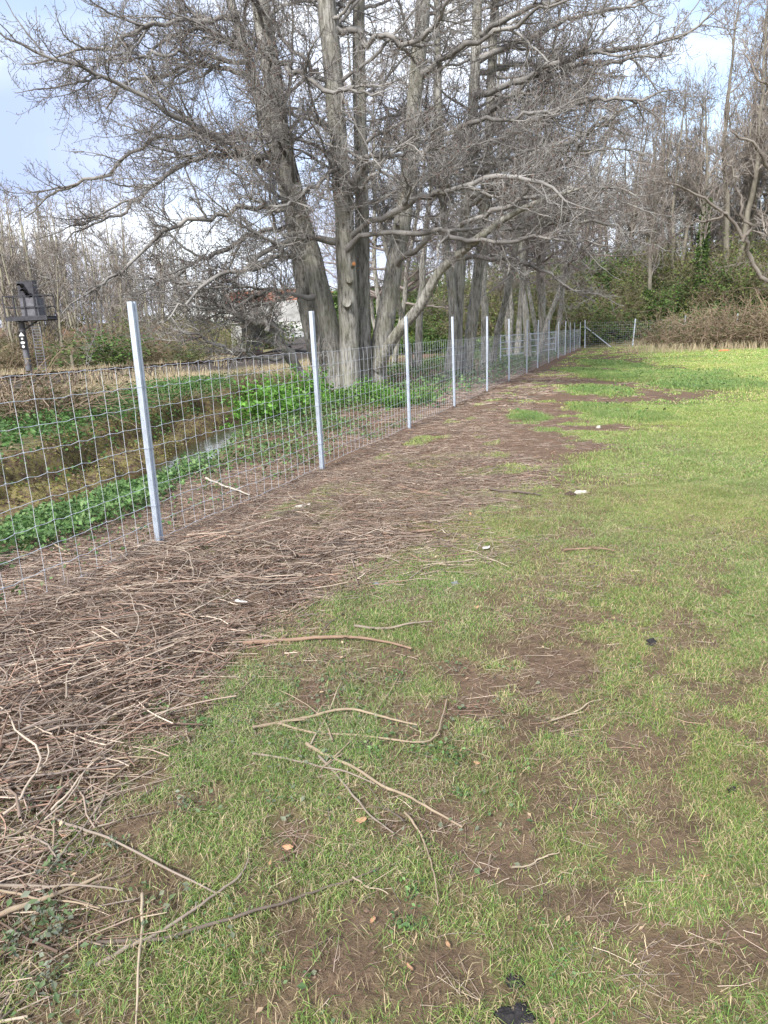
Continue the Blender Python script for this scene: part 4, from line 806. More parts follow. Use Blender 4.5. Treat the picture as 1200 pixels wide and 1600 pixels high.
def bush(seed,w,h,nst,nleaf,lsz,pal,arch=.5,stemcol=((.16,.12,.085),(.24,.19,.13)),r=.006,nup=.35):
    rng=np.random.default_rng(seed); n=nst; a=rng.uniform(0,6.28,n); el=rng.uniform(.25,1,n)
    P=np.empty((n,8,3)); P[:,0]=np.stack([np.cos(a)*w*.25*rng.random(n),np.sin(a)*w*.25*rng.random(n),np.full(n,-.05)],1)
    d=nrm(np.stack([np.cos(a)*(1.2-el),np.sin(a)*(1.2-el),.35+el],1)); st=(h*rng.uniform(.8,1.5,n)/7)[:,None]
    for k in range(1,8):
        d=nrm(d+rng.normal(0,.16,(n,3))-np.array([0,0,arch*.28])*(k>2)); P[:,k]=P[:,k-1]+d*st; P[:,k,2]=np.maximum(P[:,k,2],.02)
    R=np.linspace(1,.45,8)[None]*rng.uniform(.7,1.3,n)[:,None]*r
    P2,R2=spawn(P,R,rng,.16*max(w,.6),.2,1,lambda t,L:.18*h+.35*h*rng.random(len(t)),(30,80),5,.2,.0,.7,r*.4,r*.8)
    m=MB(); m.raw(tubes(P,R,4)); 
    if len(P2): m.raw(tubes(P2,R2,3))
    v=np.concatenate(m.v); c=np.array(stemcol)[0]+(np.array(stemcol)[1]-np.array(stemcol)[0])*rng.random((len(v),1))
    sm=mesh_data('stem',v,[np.concatenate(m.q)],M['stick'],False,c)
    AP=np.concatenate([P[:,2:].reshape(-1,3),P2.reshape(-1,3)]); i=rng.integers(0,len(AP),nleaf)
    LP=AP[i]+rng.normal(0,.05*max(h,.5),(nleaf,3)); LP[:,2]=np.maximum(LP[:,2],.02)
    v,t=leaves(LP,rng.uniform(*lsz,nleaf),rng,nup,.65)
    return sm,mesh_data('foliage',v,[t],M['leaf'],False,leafcols(nleaf,pal,rng,.3))
def put_bush(name,data,x,y,rz,sc,label,cat='bush',group=None,dz=0):
    e=empty(name,(x,y,gz(x,y)+dz),rz); e.scale=(sc,sc,sc) if np.isscalar(sc) else sc; tag(e,label,cat,group)
    for nme,me in zip(('stem','foliage'),data): link(nme,me,e)
    return e
# bright spring plants round the foot of the large tree
parsley=[bush(401,.8,.62,34,1500,(.04,.085),[(.11,.25,.04),(.15,.31,.055),(.085,.20,.035)],.35,((.09,.15,.04),(.13,.20,.05)),.005,.5),
         bush(402,1.0,.42,30,1200,(.04,.08),[(.11,.25,.04),(.14,.29,.05),(.08,.18,.035)],.45,((.09,.15,.04),(.13,.20,.05)),.005,.5)]
for px,py,v,sc,lab in ((468,632,0,1.25,'bright green leafy plant directly left of the second fence post beside the ditch'),(418,662,1,1.5,'low bright green leafy plant overhanging the ditch edge'),(440,650,1,1.3,'bright green leafy plant between the ditch edge and the tallest green clump'),
                       (578,630,0,.9,'feathery bright green plant at the foot of the large tree'),(612,640,1,.9,'low feathery plant right of the large tree base behind the netting'),(655,632,0,.65,'small bright green plant behind the netting left of the fourth post'),(520,640,1,.8,'small low green plant between the second post and the large tree')):
    g=G(px,py,-.02); put_bush('leafy_plant',parsley[v],g[0],g[1],px*.1,sc,lab,'plant')
# bramble heaps
bram=[bush(411,2.2,1.5,110,900,(.05,.11),DULL,.75,((.17,.12,.085),(.30,.235,.165)),.012),bush(412,2.6,1.3,120,1300,(.05,.11),DULL+IVY[:1],.8,((.19,.14,.10),(.34,.27,.19)),.012)]
for px,d,v,sc,lab in ((60,14.5,0,(1.3,1.3,.75),'tangled brown bramble heap across the ditch at the left edge'),(-30,14.8,1,(1.2,1.2,.8),'bramble heap cut by the left edge of the photo'),(100,15.8,1,(.7,.8,.45),'small bramble tangle right of the heap at the left edge'),(395,24,0,1.0,'brown bramble tangle beyond the ditch left of the large tree'),(440,26,1,.9,'bramble tangle behind the low limbs left of the large tree')):
    sc=np.array(sc)*(1 if px<200 else .6); sc=tuple(sc) if sc.ndim else float(sc)
    p=at(px,620,d); put_bush('bramble',bram[v],p[0],p[1],px*.3,sc,lab)
for k,(px,d,v,sc,lab) in enumerate(((1040,44,0,1.25,'bramble heap nearest the far wire fence on the field edge'),(1085,41,1,1.5,'tall dark bramble heap in the middle of the field edge hedge'),(1130,40,0,1.6,'pale bramble heap right of the dark one on the field edge'),(1175,39,1,1.5,'bramble heap at the right edge of the photo'),(1225,38,0,1.6,'bramble heap just out past the right edge of the field view'),(1110,43,1,1.7,'bramble heap behind the others on the field edge'),(1190,42,0,1.8,'bramble heap behind the rightmost one on the field edge'))):
    p=at(px,540,d); put_bush('bramble',bram[v],p[0],p[1],k*1.3,sc,lab)
# green scrub on the far bank and by the railway
scrub=[bush(421,2.2,2.4,60,2600,(.12,.24),IVY+[(.09,.14,.035)],.5,((.12,.10,.07),(.2,.17,.12)),.016),bush(422,2.4,3.0,60,1500,(.10,.22),[(.13,.17,.045),(.10,.145,.04),(.16,.19,.06)],.4,((.16,.13,.09),(.28,.24,.17)),.016),bush(423,2.2,2.0,90,500,(.10,.2),DULL,.55,((.17,.13,.09),(.28,.22,.15)),.018)]
rng=np.random.default_rng(51)
for k in range(104):
    px=rng.uniform(640,1290); d=rng.uniform(54.3,63); p=at(px,520,d)
    if pdist(p[0],p[1],RIDGE_R)>14 : continue
    v=rng.choice(3,p=[.46,.42,.12]); put_bush('scrub_bush',scrub[v],p[0],p[1],rng.uniform(0,6.28),rng.uniform(.6,1.15),['dark ivy green bush on the bank beyond the far fence','yellow green bush on the bank beyond the far fence','bare brown bush on the bank beyond the far fence'][v],'bush',['dark green bushes on the far bank','yellow green bushes on the far bank','brown bushes on the far bank'][v])
for px,d,v,sc,lab in ((165,44,0,(1.5,1.2,.8),'dark evergreen bush across the railway right of the signal'),(128,46,2,1.0,'brown bare bush between the signal and the dark evergreen bush'),(235,48,2,1.1,'brown bare bush right of the dark evergreen bush'),(300,54,0,.55,'dark green bush halfway between the evergreen bush and the bridge'),(5,48,2,1.2,'bare brown bush behind the signal at the left edge'),(345,58,1,.9,'yellow green bush left of the bridge'),(905,53.6,1,1.1,'bright yellow green bush behind the far corner of the fence'),(868,55,1,1.15,'yellow green bush seen between the far fence posts'),(940,53.8,0,.9,'dark ivy green bush right behind the diagonal brace of the far fence'),(270,50,1,.8,'thin yellow green bush among the pale trunks'),(195,54,1,1.0,'yellow green bush behind the dark evergreen bush'),(60,50,2,1.2,'brown bush behind the signal ladder'),(392,74,0,1.25,'dark bush added at the left side of the bridge opening to darken it'),(420,98,0,1.8,'dark bush added in the middle of the bridge opening to darken it')):
    p=at(px,540,d); put_bush('scrub_bush',scrub[v],p[0],p[1],px*.7,sc,lab)  # bushes in the bridge opening are added to hide the bright sky behind
# ivy climbing one trunk on the bank
tr=[ob for ob in bpy.data.objects if ob.name.startswith('bare_tree') and ob.get('group')=='bare trees along the far bank']
for j,hh in ((2,8.5),(0,3.5),(10,4)):
    t_=tr[j]; n=int(420*hh); z_=rng.random(n)*hh; a=rng.uniform(0,6.28,n); rr=.30+.28*vn(a*1.5,z_*.8,5)*(1-z_/hh*.6)
    v,t=leaves(np.stack([np.cos(a)*rr,np.sin(a)*rr,z_],1),rng.uniform(.12,.24,n),rng,.2,.8)
    link('ivy',mesh_data('ivy',v,[t],M['leaf'],False,leafcols(n,IVY,rng)),t_)
    t_['label']=['','','bare trunk on the far bank thickly clad in dark ivy to half its height'][2] if j==2 else ('stout bare trunk left on the far bank with ivy at its foot' if j==0 else 'bare trunk above the corner of the far fence with ivy at its foot'); t_['category']='tree'
    if 'group' in t_: del t_['group']

# ------------------------------------------------------------------ railway, signal, bridge
M['rail']=simple('rusty_rail',[(.3,(.05,.032,.022)),(.7,(.11,.07,.05))],9,.7)
M['sleeper']=simple('dark_sleeper',[(.3,(.05,.045,.04)),(.7,(.10,.09,.08))],7,.9)
def offset_line(poly,off,step,t0,t1,zadd):
    P=spline(np.c_[poly,np.zeros(len(poly))],400)[:,:2]; L_=np.r_[0,np.cumsum(np.linalg.norm(np.diff(P,axis=0),axis=1))]
    s=np.arange(t0,t1,step); x=np.interp(s,L_,P[:,0]); y=np.interp(s,L_,P[:,1]); tx=np.gradient(x); ty=np.gradient(y); l=np.hypot(tx,ty)
    x2=x+ty/l*off; y2=y-tx/l*off; return x2,y2,np.arctan2(ty,tx)
rt=empty('railway_track',(-15.4,28.7,0)); tag(rt,'dark railway track on low ballast passing beyond the ditch towards the bridge','railway track')
ro=-np.array(rt.location)
for off in (-.75,.75):
    x,y,a=offset_line(RAIL,off,1.0,30,180,0); z=np.full(len(x),.37); m=MB()
    for hw,z0,z1 in ((.07,-.02,.012),(.011,.012,.12),(.036,.12,.16)):
        nx_=-np.sin(a);ny_=np.cos(a); ring=[]
        for sx,zz in ((-1,z0),(1,z0),(1,z1),(-1,z1)): ring.append(np.stack([x+nx_*sx*hw,y+ny_*sx*hw,z+zz],1))
        V=np.stack(ring,1).reshape(-1,3); k=np.arange(len(x)-1)*4; Q=np.concatenate([np.stack([k+i_,k+(i_+1)%4,k+4+(i_+1)%4,k+4+i_],1) for i_ in range(4)]); m.add(V,Q)
    m.build('rail',M['rail'],rt,False,ro)
x,y,a=offset_line(RAIL,0,.65,48,120,0); m=MB()
for x_,y_,a_2 in zip(x,y,a): m.box((x_,y_,.35),(.25,2.5,.13),a_2,.02)
tag(m.build('sleeper',M['sleeper'],rt,False,ro),kind='stuff')
M['sig_grey']=simple('weathered_grey_paint',[(.3,(.10,.10,.115)),(.7,(.17,.17,.19))],5,.6); M['sig_dark']=simple('dark_steel_paint',[(.3,(.035,.035,.042)),(.7,(.075,.075,.085))],6,.5)
M['white']=simple('white_paint',[(.3,(.55,.55,.55)),(.7,(.78,.78,.77))],4,.6); M['black']=simple('black_paint',(.02,.02,.022),6,.4)
M['lens']=simple('dark_lens',(.012,.012,.014),6,.1)
sp_=at(46,582,36); sz=gz(sp_[0],sp_[1]); sg=empty('railway_signal',(sp_[0],sp_[1],sz),0)
tag(sg,'dark railway signal on a platform with a ladder and a black and white post plate','signal')
zp=2.95-sz
m=MB(); m.raw(tubes(np.array([[[0,0,-.3],[0,0,1.2],[0,0,zp]]]),np.array([[.155,.15,.145]]),14)); m.build('post',M['sig_grey'],sg,True)
m=MB(); m.box((.55,0,zp+.05),(2.05,1.1,.07),0,.02); m.box((.55,-.56,zp+.08),(2.05,.03,.22)); m.box((.55,.56,zp+.08),(2.05,.03,.22)); m.bar((0,0,zp-.5),(.9,0,zp),.07); m.bar((0,-.5,zp-.02),(0,.5,zp-.02),.09); m.build('platform',M['sig_dark'],sg)
m=MB()
for x_ in (-.46,0.05,.55,1.05,1.56):
    for y_ in (-.54,.54): m.bar((x_,y_,zp+.08),(x_,y_,zp+1.15),.04)
for h in (.62,1.15):
    for y_ in (-.54,.54): m.bar((-.46,y_,zp+h),(1.56,y_,zp+h),.04)
    for x_ in (-.46,1.56): m.bar((x_,-.54,zp+h),(x_,.54,zp+h),.04)
m.build('railing',M['sig_dark'],sg)
m=MB(); m.box((.74,-.12,zp+.56),(.86,.7,1.0),0,.03); m.build('equipment_box',M['sig_grey'],sg)
m=MB(); m.box((.66,-.15,zp+1.42),(.86,.40,.86),0,.08); hd=m.build('signal_head',M['sig_dark'],sg)
for k,(x_,z_) in enumerate(((.50,1.62),(.62,1.36),(.84,1.16))):
    m=MB(); a=np.linspace(.15,math.pi-.15,9); R_=.12
    A=np.stack([x_+R_*np.cos(a),np.full(9,-.35),zp+z_+R_*np.sin(a)],1); B=np.stack([x_+R_*np.cos(a),np.full(9,-.66),zp+z_+R_*np.sin(a)-.03],1); i=np.arange(8); m.add(np.concatenate([A,B]),np.stack([i,i+1,i+10,i+9],1)); m.build('hood',M['black'],hd)
    m=MB(); a=np.arange(14)*2*math.pi/14; m.add(np.concatenate([[[x_,-.365,zp+z_]],np.stack([x_+.1*np.cos(a),np.full(14,-.353),zp+z_+.1*np.sin(a)],1)]),None,[[0,k2+1,(k2+1)%14+1] for k2 in range(14)]); m.build('lens',M['lens'],hd)
m=MB()
for x_ in (.62,1.02): m.bar((x_-.02,-.2,zp-.1),(x_+.32,-1.0,0),.05,.03)
for t_ in np.linspace(.03,.98,20): m.bar((.62+.34*t_-.02,-.2-.8*t_,(zp-.1)*(1-t_)),(1.02+.34*t_-.02,-.2-.8*t_,(zp-.1)*(1-t_)),.07,.03)
m.build('ladder',M['sig_grey'],sg)
m=MB(); m.box((0,-.17,zp-.95),(.32,.02,.86),0,.02); pl=m.build('post_plate',M['black'],sg)
m=MB(); 
def flat(pts,y=-.182): 
    pts=np.array(pts); n=len(pts); c_=pts.mean(0); return np.array([(c_[0],y,c_[1])]+[(a,y,b_) for a,b_ in pts]),None,[[0,k+1,(k+1)%n+1] for k in range(n)]
z0=zp-.95
m.add(*flat([(-.14,z0+.20),(.14,z0+.20),(.0,z0+.40)])); m.add(*flat([(-.05,z0+.03),(.05,z0+.03),(.05,z0+.12),(-.05,z0+.12)]))
a=np.arange(12)*math.pi/6; m.add(*flat(np.stack([.11*np.cos(a),z0-.12+.07*np.sin(a)],1))); m.add(*flat(np.stack([.07*np.cos(a),z0-.31+.07*np.sin(a)],1)))
m.build('plate_marking',M['white'],pl)
p=at(112,560,40); m=MB(); m.box((0,0,.5),(.14,.14,1.2),.3,.02); o_=m.build('timber_post',M['bark_pale'],None,False,(p[0],p[1],gz(p[0],p[1]))); tag(o_,'short pale timber stake in the dry grass right of the signal','post')

mm,nt,b=mat('red_brick'); bt=nt.nodes.new('ShaderNodeTexBrick'); tcn=nt.nodes.new('ShaderNodeTexCoord'); mpn=nt.nodes.new('ShaderNodeMapping'); mpn.inputs['Rotation'].default_value=(math.pi/2,0,0)
nt.links.new(tcn.outputs['Object'],mpn.inputs['Vector']); nt.links.new(mpn.outputs['Vector'],bt.inputs['Vector']); bt.inputs['Scale'].default_value=2.2; bt.inputs['Color1'].default_value=(.36,.13,.07,1); bt.inputs['Color2'].default_value=(.24,.085,.05,1); bt.inputs['Mortar'].default_value=(.3,.26,.22,1)
nt.links.new(bt.outputs['Color'],b.inputs['Base Color']); M['brick']=mm
M['fascia']=simple('weathered_white_fascia',[(.25,(.16,.155,.145)),(.5,(.34,.34,.33)),(.75,(.46,.46,.45))],1.3,.8)
bp=at(372,552,61); bz=.1; br_=empty('railway_bridge',(bp[0],bp[1],bz),rad(-6)); tag(br_,'road bridge over the railway with white fascia and red brick parapet behind the tree limbs','bridge')
m=MB(); m.box((3.7,3,3.75),(8.6,6.0,1.6),0,.05); m.box((3.7,-.06,2.9),(8.6,.14,.12)); m.build('fascia',M['fascia'],br_)
m=MB(); m.box((3.7,.2,5.0),(9.0,.4,.9)); m.box((3.7,5.8,5.0),(9.0,.4,.9)); m.build('parapet',M['brick'],br_)
m=MB(); m.box((3.7,.2,5.51),(9.2,.56,.12),0,.02); m.build('coping',M['fascia'],br_)
for x_ in (.0,7.4):
    m=MB(); m.box((x_,3,1.3),(1.0,5.9,3.2),0,.03); ab=m.build('abutment',M['fascia'],br_)
    m=MB(); m.box((x_,3,.1),(1.12,6.1,1.2)); m.build('brick_base',M['brick'],ab)

# ------------------------------------------------------------------ loose sticks lying on the field
def stick(pts, rpx, col, label, group=None, zb=.016, taper=.55, lift=0, name='fallen_stick', K=None):
    W=np.array([[*G(a,b_,.01)] for a,b_ in pts]); K=K or max(14,len(pts)*5); P=spline(W,K)
    rng=np.random.default_rng(int(pts[0][0]*7+pts[0][1])); d0=np.linalg.norm(W,axis=1).mean(); r0=rpx*d0/F
    P[:,:2]+=np.cumsum(rng.normal(0,.0018,(K,2)),0); t=np.linspace(0,1,K)
    P[:,2]=height(P[:,0],P[:,1])+r0*.8+zb+lift*np.sin(t*math.pi)+.006*np.sin(t*7+rpx)
    R=r0*(1-t*taper)*(1+.10*rng.normal(0,1,K).clip(-1,1)); o0=P[0].copy(); m=MB(); m.raw(tubes((P-o0)[None],R[None],7))
    nb=max(2,K//9)                                                   # bud scars and snapped side shoots
    for j in rng.integers(2,K-2,nb):
        tn=nrm(P[j+1]-P[j-1]); q=nrm(np.cross(tn,[0,0,1])*rng.choice([-1,1])+np.array([0,0,.5])+tn*.8); ln=rng.uniform(2,5)*r0+ (rng.random()<.3)*rng.uniform(.03,.09)
        S_2=np.array([P[j],P[j]+q*ln*.5,P[j]+q*ln])-o0; m.raw(tubes(S_2[None],np.array([[R[j]*.55,R[j]*.4,R[j]*.3]]),5))
    v=np.concatenate(m.v); c=np.array(col)*(.8+.4*vn(v[:,0]*60+v[:,2]*40,v[:,1]*60,9))[:,None]
    o_=link(name,mesh_data(name,v,[np.concatenate(m.q)],M['stick'],True,c),None,o0); return tag(o_,label,'stick',group)
TAN=(.30,.235,.165); GRY=(.25,.205,.165); DRK=(.13,.105,.085); PAL2=(.38,.31,.225); RED=(.26,.175,.125)
for pts,r,col,lab in [
 ([(0,1206),(75,1266),(161,1307),(270,1360),(345,1398)],3.6,GRY,'long thin stick slanting down from the left edge across the grass'),
 ([(-40,1452),(0,1433),(80,1400),(160,1370)],6.5,TAN,'thick pale stick at the left edge of the grass above the ivy leaves'),
 ([(150,1512),(217,1476),(281,1442),(337,1405),(375,1375),(394,1349),(398,1324)],4.6,GRY,'curved stick bending upwards at its right end near the bottom left'),
 ([(154,1472),(270,1465),(349,1446),(412,1425),(467,1404),(520,1382),(600,1353)],4.8,DRK,'long dark purple brown stick lying across the grass at the bottom'),
 ([(223,1394),(222,1469),(216,1610)],3.8,PAL2,'straight pale stick pointing towards the viewer at the bottom left'),
 ([(395,1143),(456,1131),(531,1117),(587,1121),(657,1132)],4.2,TAN,'bowed tan stick uppermost of the loose ones in the middle of the grass'),
 ([(434,1138),(497,1149),(569,1153),(647,1162),(685,1149),(702,1090)],3,TAN,'thin stick with its right end hooked upwards in the middle of the grass'),
 ([(478,1166),(550,1205),(610,1236),(662,1260),(713,1283)],4.6,TAN,'thick tan stick slanting down to the right over bare soil'),
 ([(395,1181),(456,1189),(524,1211),(590,1230)],3,GRY,'thin grey stick meeting the thick tan stick from the left'),
 ([(497,1186),(542,1234),(580,1275),(619,1302)],3.2,GRY,'grey stick below the thick tan stick on bare soil'),
 ([(632,1271),(659,1309),(670,1361),(673,1416)],2.8,TAN,'thin bent stick running down towards the bottom centre'),
 ([(380,1005),(440,1002),(496,1000),(567,1004),(644,1020)],4.6,RED,'reddish branch at the edge of the brash above the first bare soil patch'),
 ([(554,983),(608,987),(677,978)],3,GRY,'short grey stick just above the reddish branch'),
 ([(622,761),(658,771),(702,778)],3.4,RED,'reddish stick in the trampled brash right of the third post'),
 ([(765,764),(805,768),(845,774)],2.6,DRK,'dark thin stick left of the white stone'),
 ([(596,836),(633,833),(680,828)],3.2,RED,'brown stick beside a twig tuft at the brash edge'),
 ([(0,1292),(37,1296),(67,1315),(98,1345)],3.2,GRY,'short bowed stick at the left edge below the brash'),
 ([(11,1208),(82,1208),(178,1212)],3,TAN,'horizontal thin stick along the lower edge of the brash at left'),
 ([(101,1187),(169,1187),(245,1186)],2.8,TAN,'horizontal thin stick above the lower edge of the brash'),
 ([(155,1160),(167,1199),(163,1240),(131,1292),(80,1362)],2.6,GRY,'thin stick curving downward from the brash into the grass'),
 ([(-10,1386),(75,1388),(190,1391)],3.6,GRY,'level grey stick crossing behind the thick pale stick'),
 ([(-10,1396),(64,1405),(152,1423)],3,TAN,'thin stick crossing under the thick pale stick'),
 ([(0,1315),(112,1259),(210,1191),(275,1150)],2.6,TAN,'long thin stick rising to the right across the lower brash'),
 ([(102,1204),(86,1262),(81,1348)],2.8,TAN,'thin upright looking stick below the lower brash edge'),
 ([(322,748),(355,762),(391,775)],2.6,(.42,.38,.32),'bleached white stick lying behind the netting'),
 ([(85,1101),(130,1103),(173,1105)],4.6,(.36,.30,.24),'bleached thick stick half buried in the brash at left'),
 ([(202,1016),(246,1037),(285,1043)],3.6,PAL2,'curved pale stick on top of the brash'),
 ([(630,1285),(590,1252),(565,1230)],2,DRK,'short dark twig on the bare soil under the tan stick'),
 ([(860,1130),(900,1110),(935,1096)],2.2,PAL2,'short pale twig on the large bare soil patch'),
 ([(800,1360),(840,1340),(872,1328)],2.4,PAL2,'short pale twig in the thin grass right of centre'),
 ([(880,862),(915,858),(960,864)],2.2,RED,'thin reddish stick lying in the lawn below the white stone'),
 ([(550,1370),(575,1385),(605,1398)],2.4,PAL2,'pale splinter beside the right end of the dark stick'),
 ([(500,1210),(560,1150),(640,1040)],1.6,TAN,'fine twig standing across the bowed tan stick'),
 ([(485,1170),(510,1125),(535,1075)],2.0,PAL2,'fine pale twig crossing the loose sticks at their left end'),
 ([(520,1165),(500,1120),(440,1085)],2.0,TAN,'fine forked looking twig crossing left over the loose sticks'),
 ([(20,760),(60,830),(110,870)],3,TAN,'stick leaning in the brash behind the netting at left')]:
    if r: stick(pts,r*.84,[q_*.95 for q_ in col],lab)
# larger sticks of the brash, too alike to tell apart
rng=np.random.default_rng(61)
n_=0
while n_<190:
    px=rng.uniform(-20,640); py=rng.uniform(760,1240); g=G(px,py,.05); s_,d_=sd(g[0],g[1])
    if not (.15<d_<1.65 and -4<s_<6.5): continue
    if s_>1 and rng.random()<.45: continue
    ln=rng.uniform(.2,.75); az=rng.normal(.62,.75); P=twig_lines(np.zeros(1),np.zeros(1),np.zeros(1),np.array([ln]),np.array([az]),np.array([rng.normal(0,.07)]),.35,rng,9)[0]
    P[:,2]=np.cumsum(rng.normal(0,.004,9))+np.linspace(0,1,9)*rng.normal(0,.05); r_=rng.uniform(.002,.005); R=r_*np.linspace(1.1,.65,9)*rng.uniform(.85,1.15,9)
    m=MB(); m.raw(tubes(P[None],R[None],6)); v=np.concatenate(m.v); c=SPAL[rng.integers(0,6)]*rng.uniform(.8,1.3)*(.8+.4*vn(v[:,0]*50,v[:,1]*50+v[:,2]*50,4))[:,None]
    z_=gz(g[0],g[1])+.02+.11*float(pile(np.array(g[0]),np.array(g[1])))
    o_=link('brash_stick',mesh_data('brash_stick',v,[np.concatenate(m.q)],M['stick'],True,c),None,(g[0],g[1],z_)); tag(o_,'brown stick lying loose on the brash right of the fence','stick','loose sticks on the brash'); n_+=1

# ------------------------------------------------------------------ stones, clods, scraps, leaves, weeds
def lump(name, px, py, dims, material, seed, label, cat, rot=0, sink=.3, rough=.35):
    nu,nv_=18,12; u=np.linspace(0,2*math.pi,nu,endpoint=False); v=np.linspace(0,math.pi,nv_); U,V=np.meshgrid(u,v)
    d=np.stack([np.cos(U)*np.sin(V),np.sin(U)*np.sin(V),np.cos(V)],-1).reshape(-1,3)
    k=1+rough*(vn(d[:,0]*2+seed,d[:,1]*2+d[:,2]*2.3,seed)-.5)*2+rough*.5*(vn(d[:,0]*5+d[:,2]*4,d[:,1]*5,seed+2)-.5)*2
    P=d*k[:,None]*np.array(dims)/2; i=np.arange(nu*nv_).reshape(nv_,nu); q=np.stack([i[:-1],np.roll(i,-1,1)[:-1],np.roll(i,-1,1)[1:],i[1:]],-1).reshape(-1,4)
    g=G(px,py); o_=link(name,mesh_data(name,P,[q],material,True),None,(g[0],g[1],gz(g[0],g[1])+dims[2]*(.5-sink))); o_.rotation_euler=(0,0,rot); return tag(o_,label,cat)
M['stone']=simple('pale_stone',[(.3,(.30,.27,.22)),(.6,(.56,.53,.46))],18,.9,bump=.5); M['clod']=simple('dark_clod',[(.3,(.014,.013,.014)),(.7,(.05,.046,.046))],40,.9,bump=1,dist=.02); M['gstone']=simple('grey_stone',[(.3,(.10,.11,.12)),(.7,(.22,.23,.25))],30,.8,bump=.4)
M['orange']=simple('orange_plastic',(.6,.24,.10),6,.7); M['earthclod']=simple('brown_clod',[(.3,(.05,.035,.028)),(.7,(.11,.08,.062))],40,.95,bump=1,dist=.02)
lump('stone',907,770,(.115,.07,.055),M['stone'],3,'white stone lying on trodden soil by the right hand grass','stone',.4)
lump('soil_clod',892,772,(.10,.08,.05),M['earthclod'],4,'dark earth clod touching the white stone','clod')
lump('soil_clod',805,1592,(.075,.055,.035),M['clod'],5,'large black clod at the bottom edge of the photo','clod',.3,.25,.5)
lump('soil_clod',803,1528,(.045,.03,.015),M['clod'],6,'small black clod above the large one at the bottom','clod',0,.3,.5)
lump('soil_clod',1017,1004,(.05,.04,.03),M['clod'],8,'small black clod in the lawn at the right','clod',.5,.3,.5)
lump('soil_clod',1143,1240,(.03,.03,.02),M['clod'],9,'tiny black clod in the grass near the right edge','clod',.5,.3,.5)
lump('soil_clod',572,1168,(.07,.045,.022),M['clod'],10,'flat black scrap between the hooked stick and the thick tan stick','scrap',-.5,.25,.5)
lump('soil_clod',543,1193,(.035,.03,.015),M['clod'],12,'small black scrap left of the flat one under the sticks','scrap',-.5,.25,.5)
lump('stone',710,912,(.05,.045,.035),M['gstone'],11,'blue grey stone at the grass edge near the centre','stone')
lump('stone',590,915,(.07,.05,.03),M['gstone'],13,'dark grey stone at the edge of the brash','stone')
lump('litter',1131,549,(.6,.35,.14),M['orange'],14,'orange scrap at the far edge of the lawn before the brambles','litter',.2,.3,.4)
lump('stone',935,669,(.07,.07,.06),M['stone'],15,'pale stone in the trodden strip far up the field','stone')
def scrap(name,px,py,L_,W_,material,seed,label,cat,rot=0,curl=.35,dz=.006):
    rng=np.random.default_rng(seed); n=7; u=np.linspace(-.5,.5,n); V=[]
    for i in range(n):
        wv=W_*(1-(abs(u[i])*2)**2.2*.8)*rng.uniform(.8,1.15)
        for j in (-1,-.3,.3,1): V.append((u[i]*L_,j*wv/2,curl*W_*(j*j)*.4+rng.normal(0,.05*W_)+curl*L_*.35*u[i]**2))
    i=np.arange(n-1)[:,None]*4+np.arange(3)[None]; i=i.ravel(); q=np.stack([i,i+1,i+5,i+4],1); V=np.array(V); V2=V.copy(); V2[:,2]+=.0012
    Q=np.concatenate([q[:,::-1],q+len(V)]); g=G(px,py)
    bd=[0,1,2,3]+[4*k+3 for k in range(1,n)]+[4*(n-1)+2,4*(n-1)+1]+[4*k for k in range(n-1,0,-1)]; bd=np.array(bd); nb=np.roll(bd,-1)
    Q=np.concatenate([Q,np.stack([bd,nb,nb+len(V),bd+len(V)],1)])
    o_=link(name,mesh_data(name,np.concatenate([V,V2]),[Q],material,True),None,(g[0],g[1],gz(g[0],g[1])+dz)); o_.rotation_euler=(rng.normal(0,.2),rng.normal(0,.2),rot); return tag(o_,label,cat)
M['feather']=simple('white_scrap',[(.3,(.42,.39,.35)),(.7,(.66,.64,.60))],30,.8); M['dleaf']=simple('dead_leaf',[(.3,(.30,.165,.09)),(.7,(.50,.33,.20))],40,.7); M['oleaf']=simple('orange_leaf',[(.3,(.38,.20,.11)),(.7,(.52,.33,.21))],40,.7)
scrap('white_scrap',474,796,.14,.06,M['feather'],1,'white scrap in the brash right of the first post','scrap',.2,.5,.02)
scrap('white_scrap',760,858,.07,.045,M['feather'],2,'small white scrap on the grass right of the brash','scrap',.6,.5,.015)
scrap('white_scrap',378,957,.075,.035,M['feather'],3,'white feather like scrap on top of the brash','scrap',-.2,.5,.07)
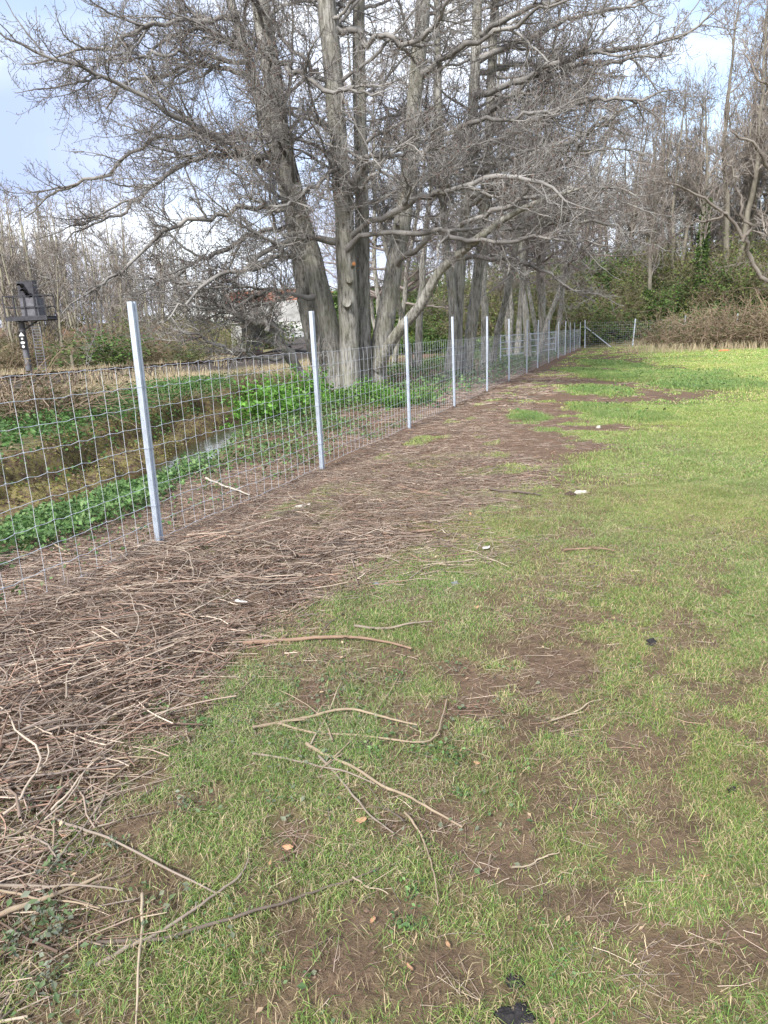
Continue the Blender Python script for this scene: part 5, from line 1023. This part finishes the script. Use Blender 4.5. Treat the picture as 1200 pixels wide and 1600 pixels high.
for k,(px,py,L_,W_,mt,lab) in enumerate(((450,1326,.055,.035,'oleaf','pinkish orange dead leaf lying on the grass near the curved stick'),(583,1441,.04,.025,'oleaf','orange dead leaf below the dark stick'),(640,1517,.04,.02,'oleaf','small orange leaf at the bottom centre'),(565,1285,.06,.04,'dleaf','brown curled leaf on the bare soil below the sticks'),(100,1018,.13,.07,'oleaf','orange brown leaf on the brash at left'),(10,1026,.10,.06,'oleaf','orange brown leaf at the left edge of the brash'),(38,955,.11,.06,'oleaf','orange leaf under the netting at the left'),(63,925,.10,.05,'oleaf','orange brown leaf beside the lowest wire at left'),(118,1055,.09,.05,'dleaf','brown leaf in the brash below the orange brown one'),(104,1308,.05,.04,'dleaf','tan leaf on the soil left of the long thin stick'),(735,805,.09,.04,'dleaf','brown leaf in the trampled strip near the centre'),(626,762,.10,.05,'dleaf','rusty leaf at the left end of the reddish stick'),(745,955,.06,.03,'dleaf','pale brown leaf in the grass right of the brash'),(900,875,.07,.04,'dleaf','brown leaf in the lawn below the white stone'),(745,1193,.04,.03,'dleaf','brown leaf beside the green weed on bare soil'),(2,1410,.05,.04,'dleaf','tan leaf under the thick pale stick'),(700,1480,.035,.02,'dleaf','small tan leaf near the bottom centre'),(1100,1385,.045,.02,'dleaf','tan leaf in the grass at the lower right'))):
    scrap('dead_leaf',px,py,L_*.6,W_*.5,M[mt],20+k,lab,'leaf',k*1.1,.6,.012)
weed=[bush(501,.14,.05,12,60,(.018,.034),GREEN+[(.09,.14,.07)],.8,((.10,.12,.05),(.16,.17,.08)),.0012,.6),bush(502,.16,.07,12,70,(.02,.042),[(.10,.15,.065),(.13,.18,.085),(.17,.19,.14)],.8,((.14,.10,.07),(.2,.15,.1)),.0014,.6)]
for k,(px,py,v,sc,lab) in enumerate(((700,1180,0,1.1,'broad green weed on bare soil right of the loose sticks'),(650,1175,0,.7,'small green weed below the hooked stick'),(720,1238,0,.6,'little green weed beside the lower end of the tan stick'),(620,1060,0,1.0,'green weed between the two bare soil patches'),(985,1045,0,.7,'green weed in the right hand grass'),(585,1180,0,.8,'green weed among the loose sticks'),(60,1440,1,1.4,'bramble sprig with grey green leaves at the left below the thick pale stick'),(95,1470,1,1.2,'second bramble sprig right of the first at the lower left'),(30,1475,1,1.1,'bramble sprig touching the left edge'),(75,1530,1,1.0,'leafy sprig low in the left corner grass'),(320,1130,0,1.3,'dark green weed at the grass edge below the brash'),(250,1112,0,1.0,'green weed among the lower brash sticks'),(95,1355,1,1.2,'leafy sprig beneath the level grey stick'),(285,1262,1,.9,'leafy sprig on bare soil below the brash'),(180,1330,1,.9,'leafy sprig left of the long thin stick'),(960,975,0,.8,'green weed by the bare patch in the lawn'),(645,1395,0,.7,'green weed right of the dark stick end'),(640,1448,0,.8,'green weed near the bottom centre'))):
    g=G(px,py); put_bush('small_weed',weed[v],g[0],g[1],k*1.7,sc*(.7 if v==0 else .5),lab,'weed',None,-.012)
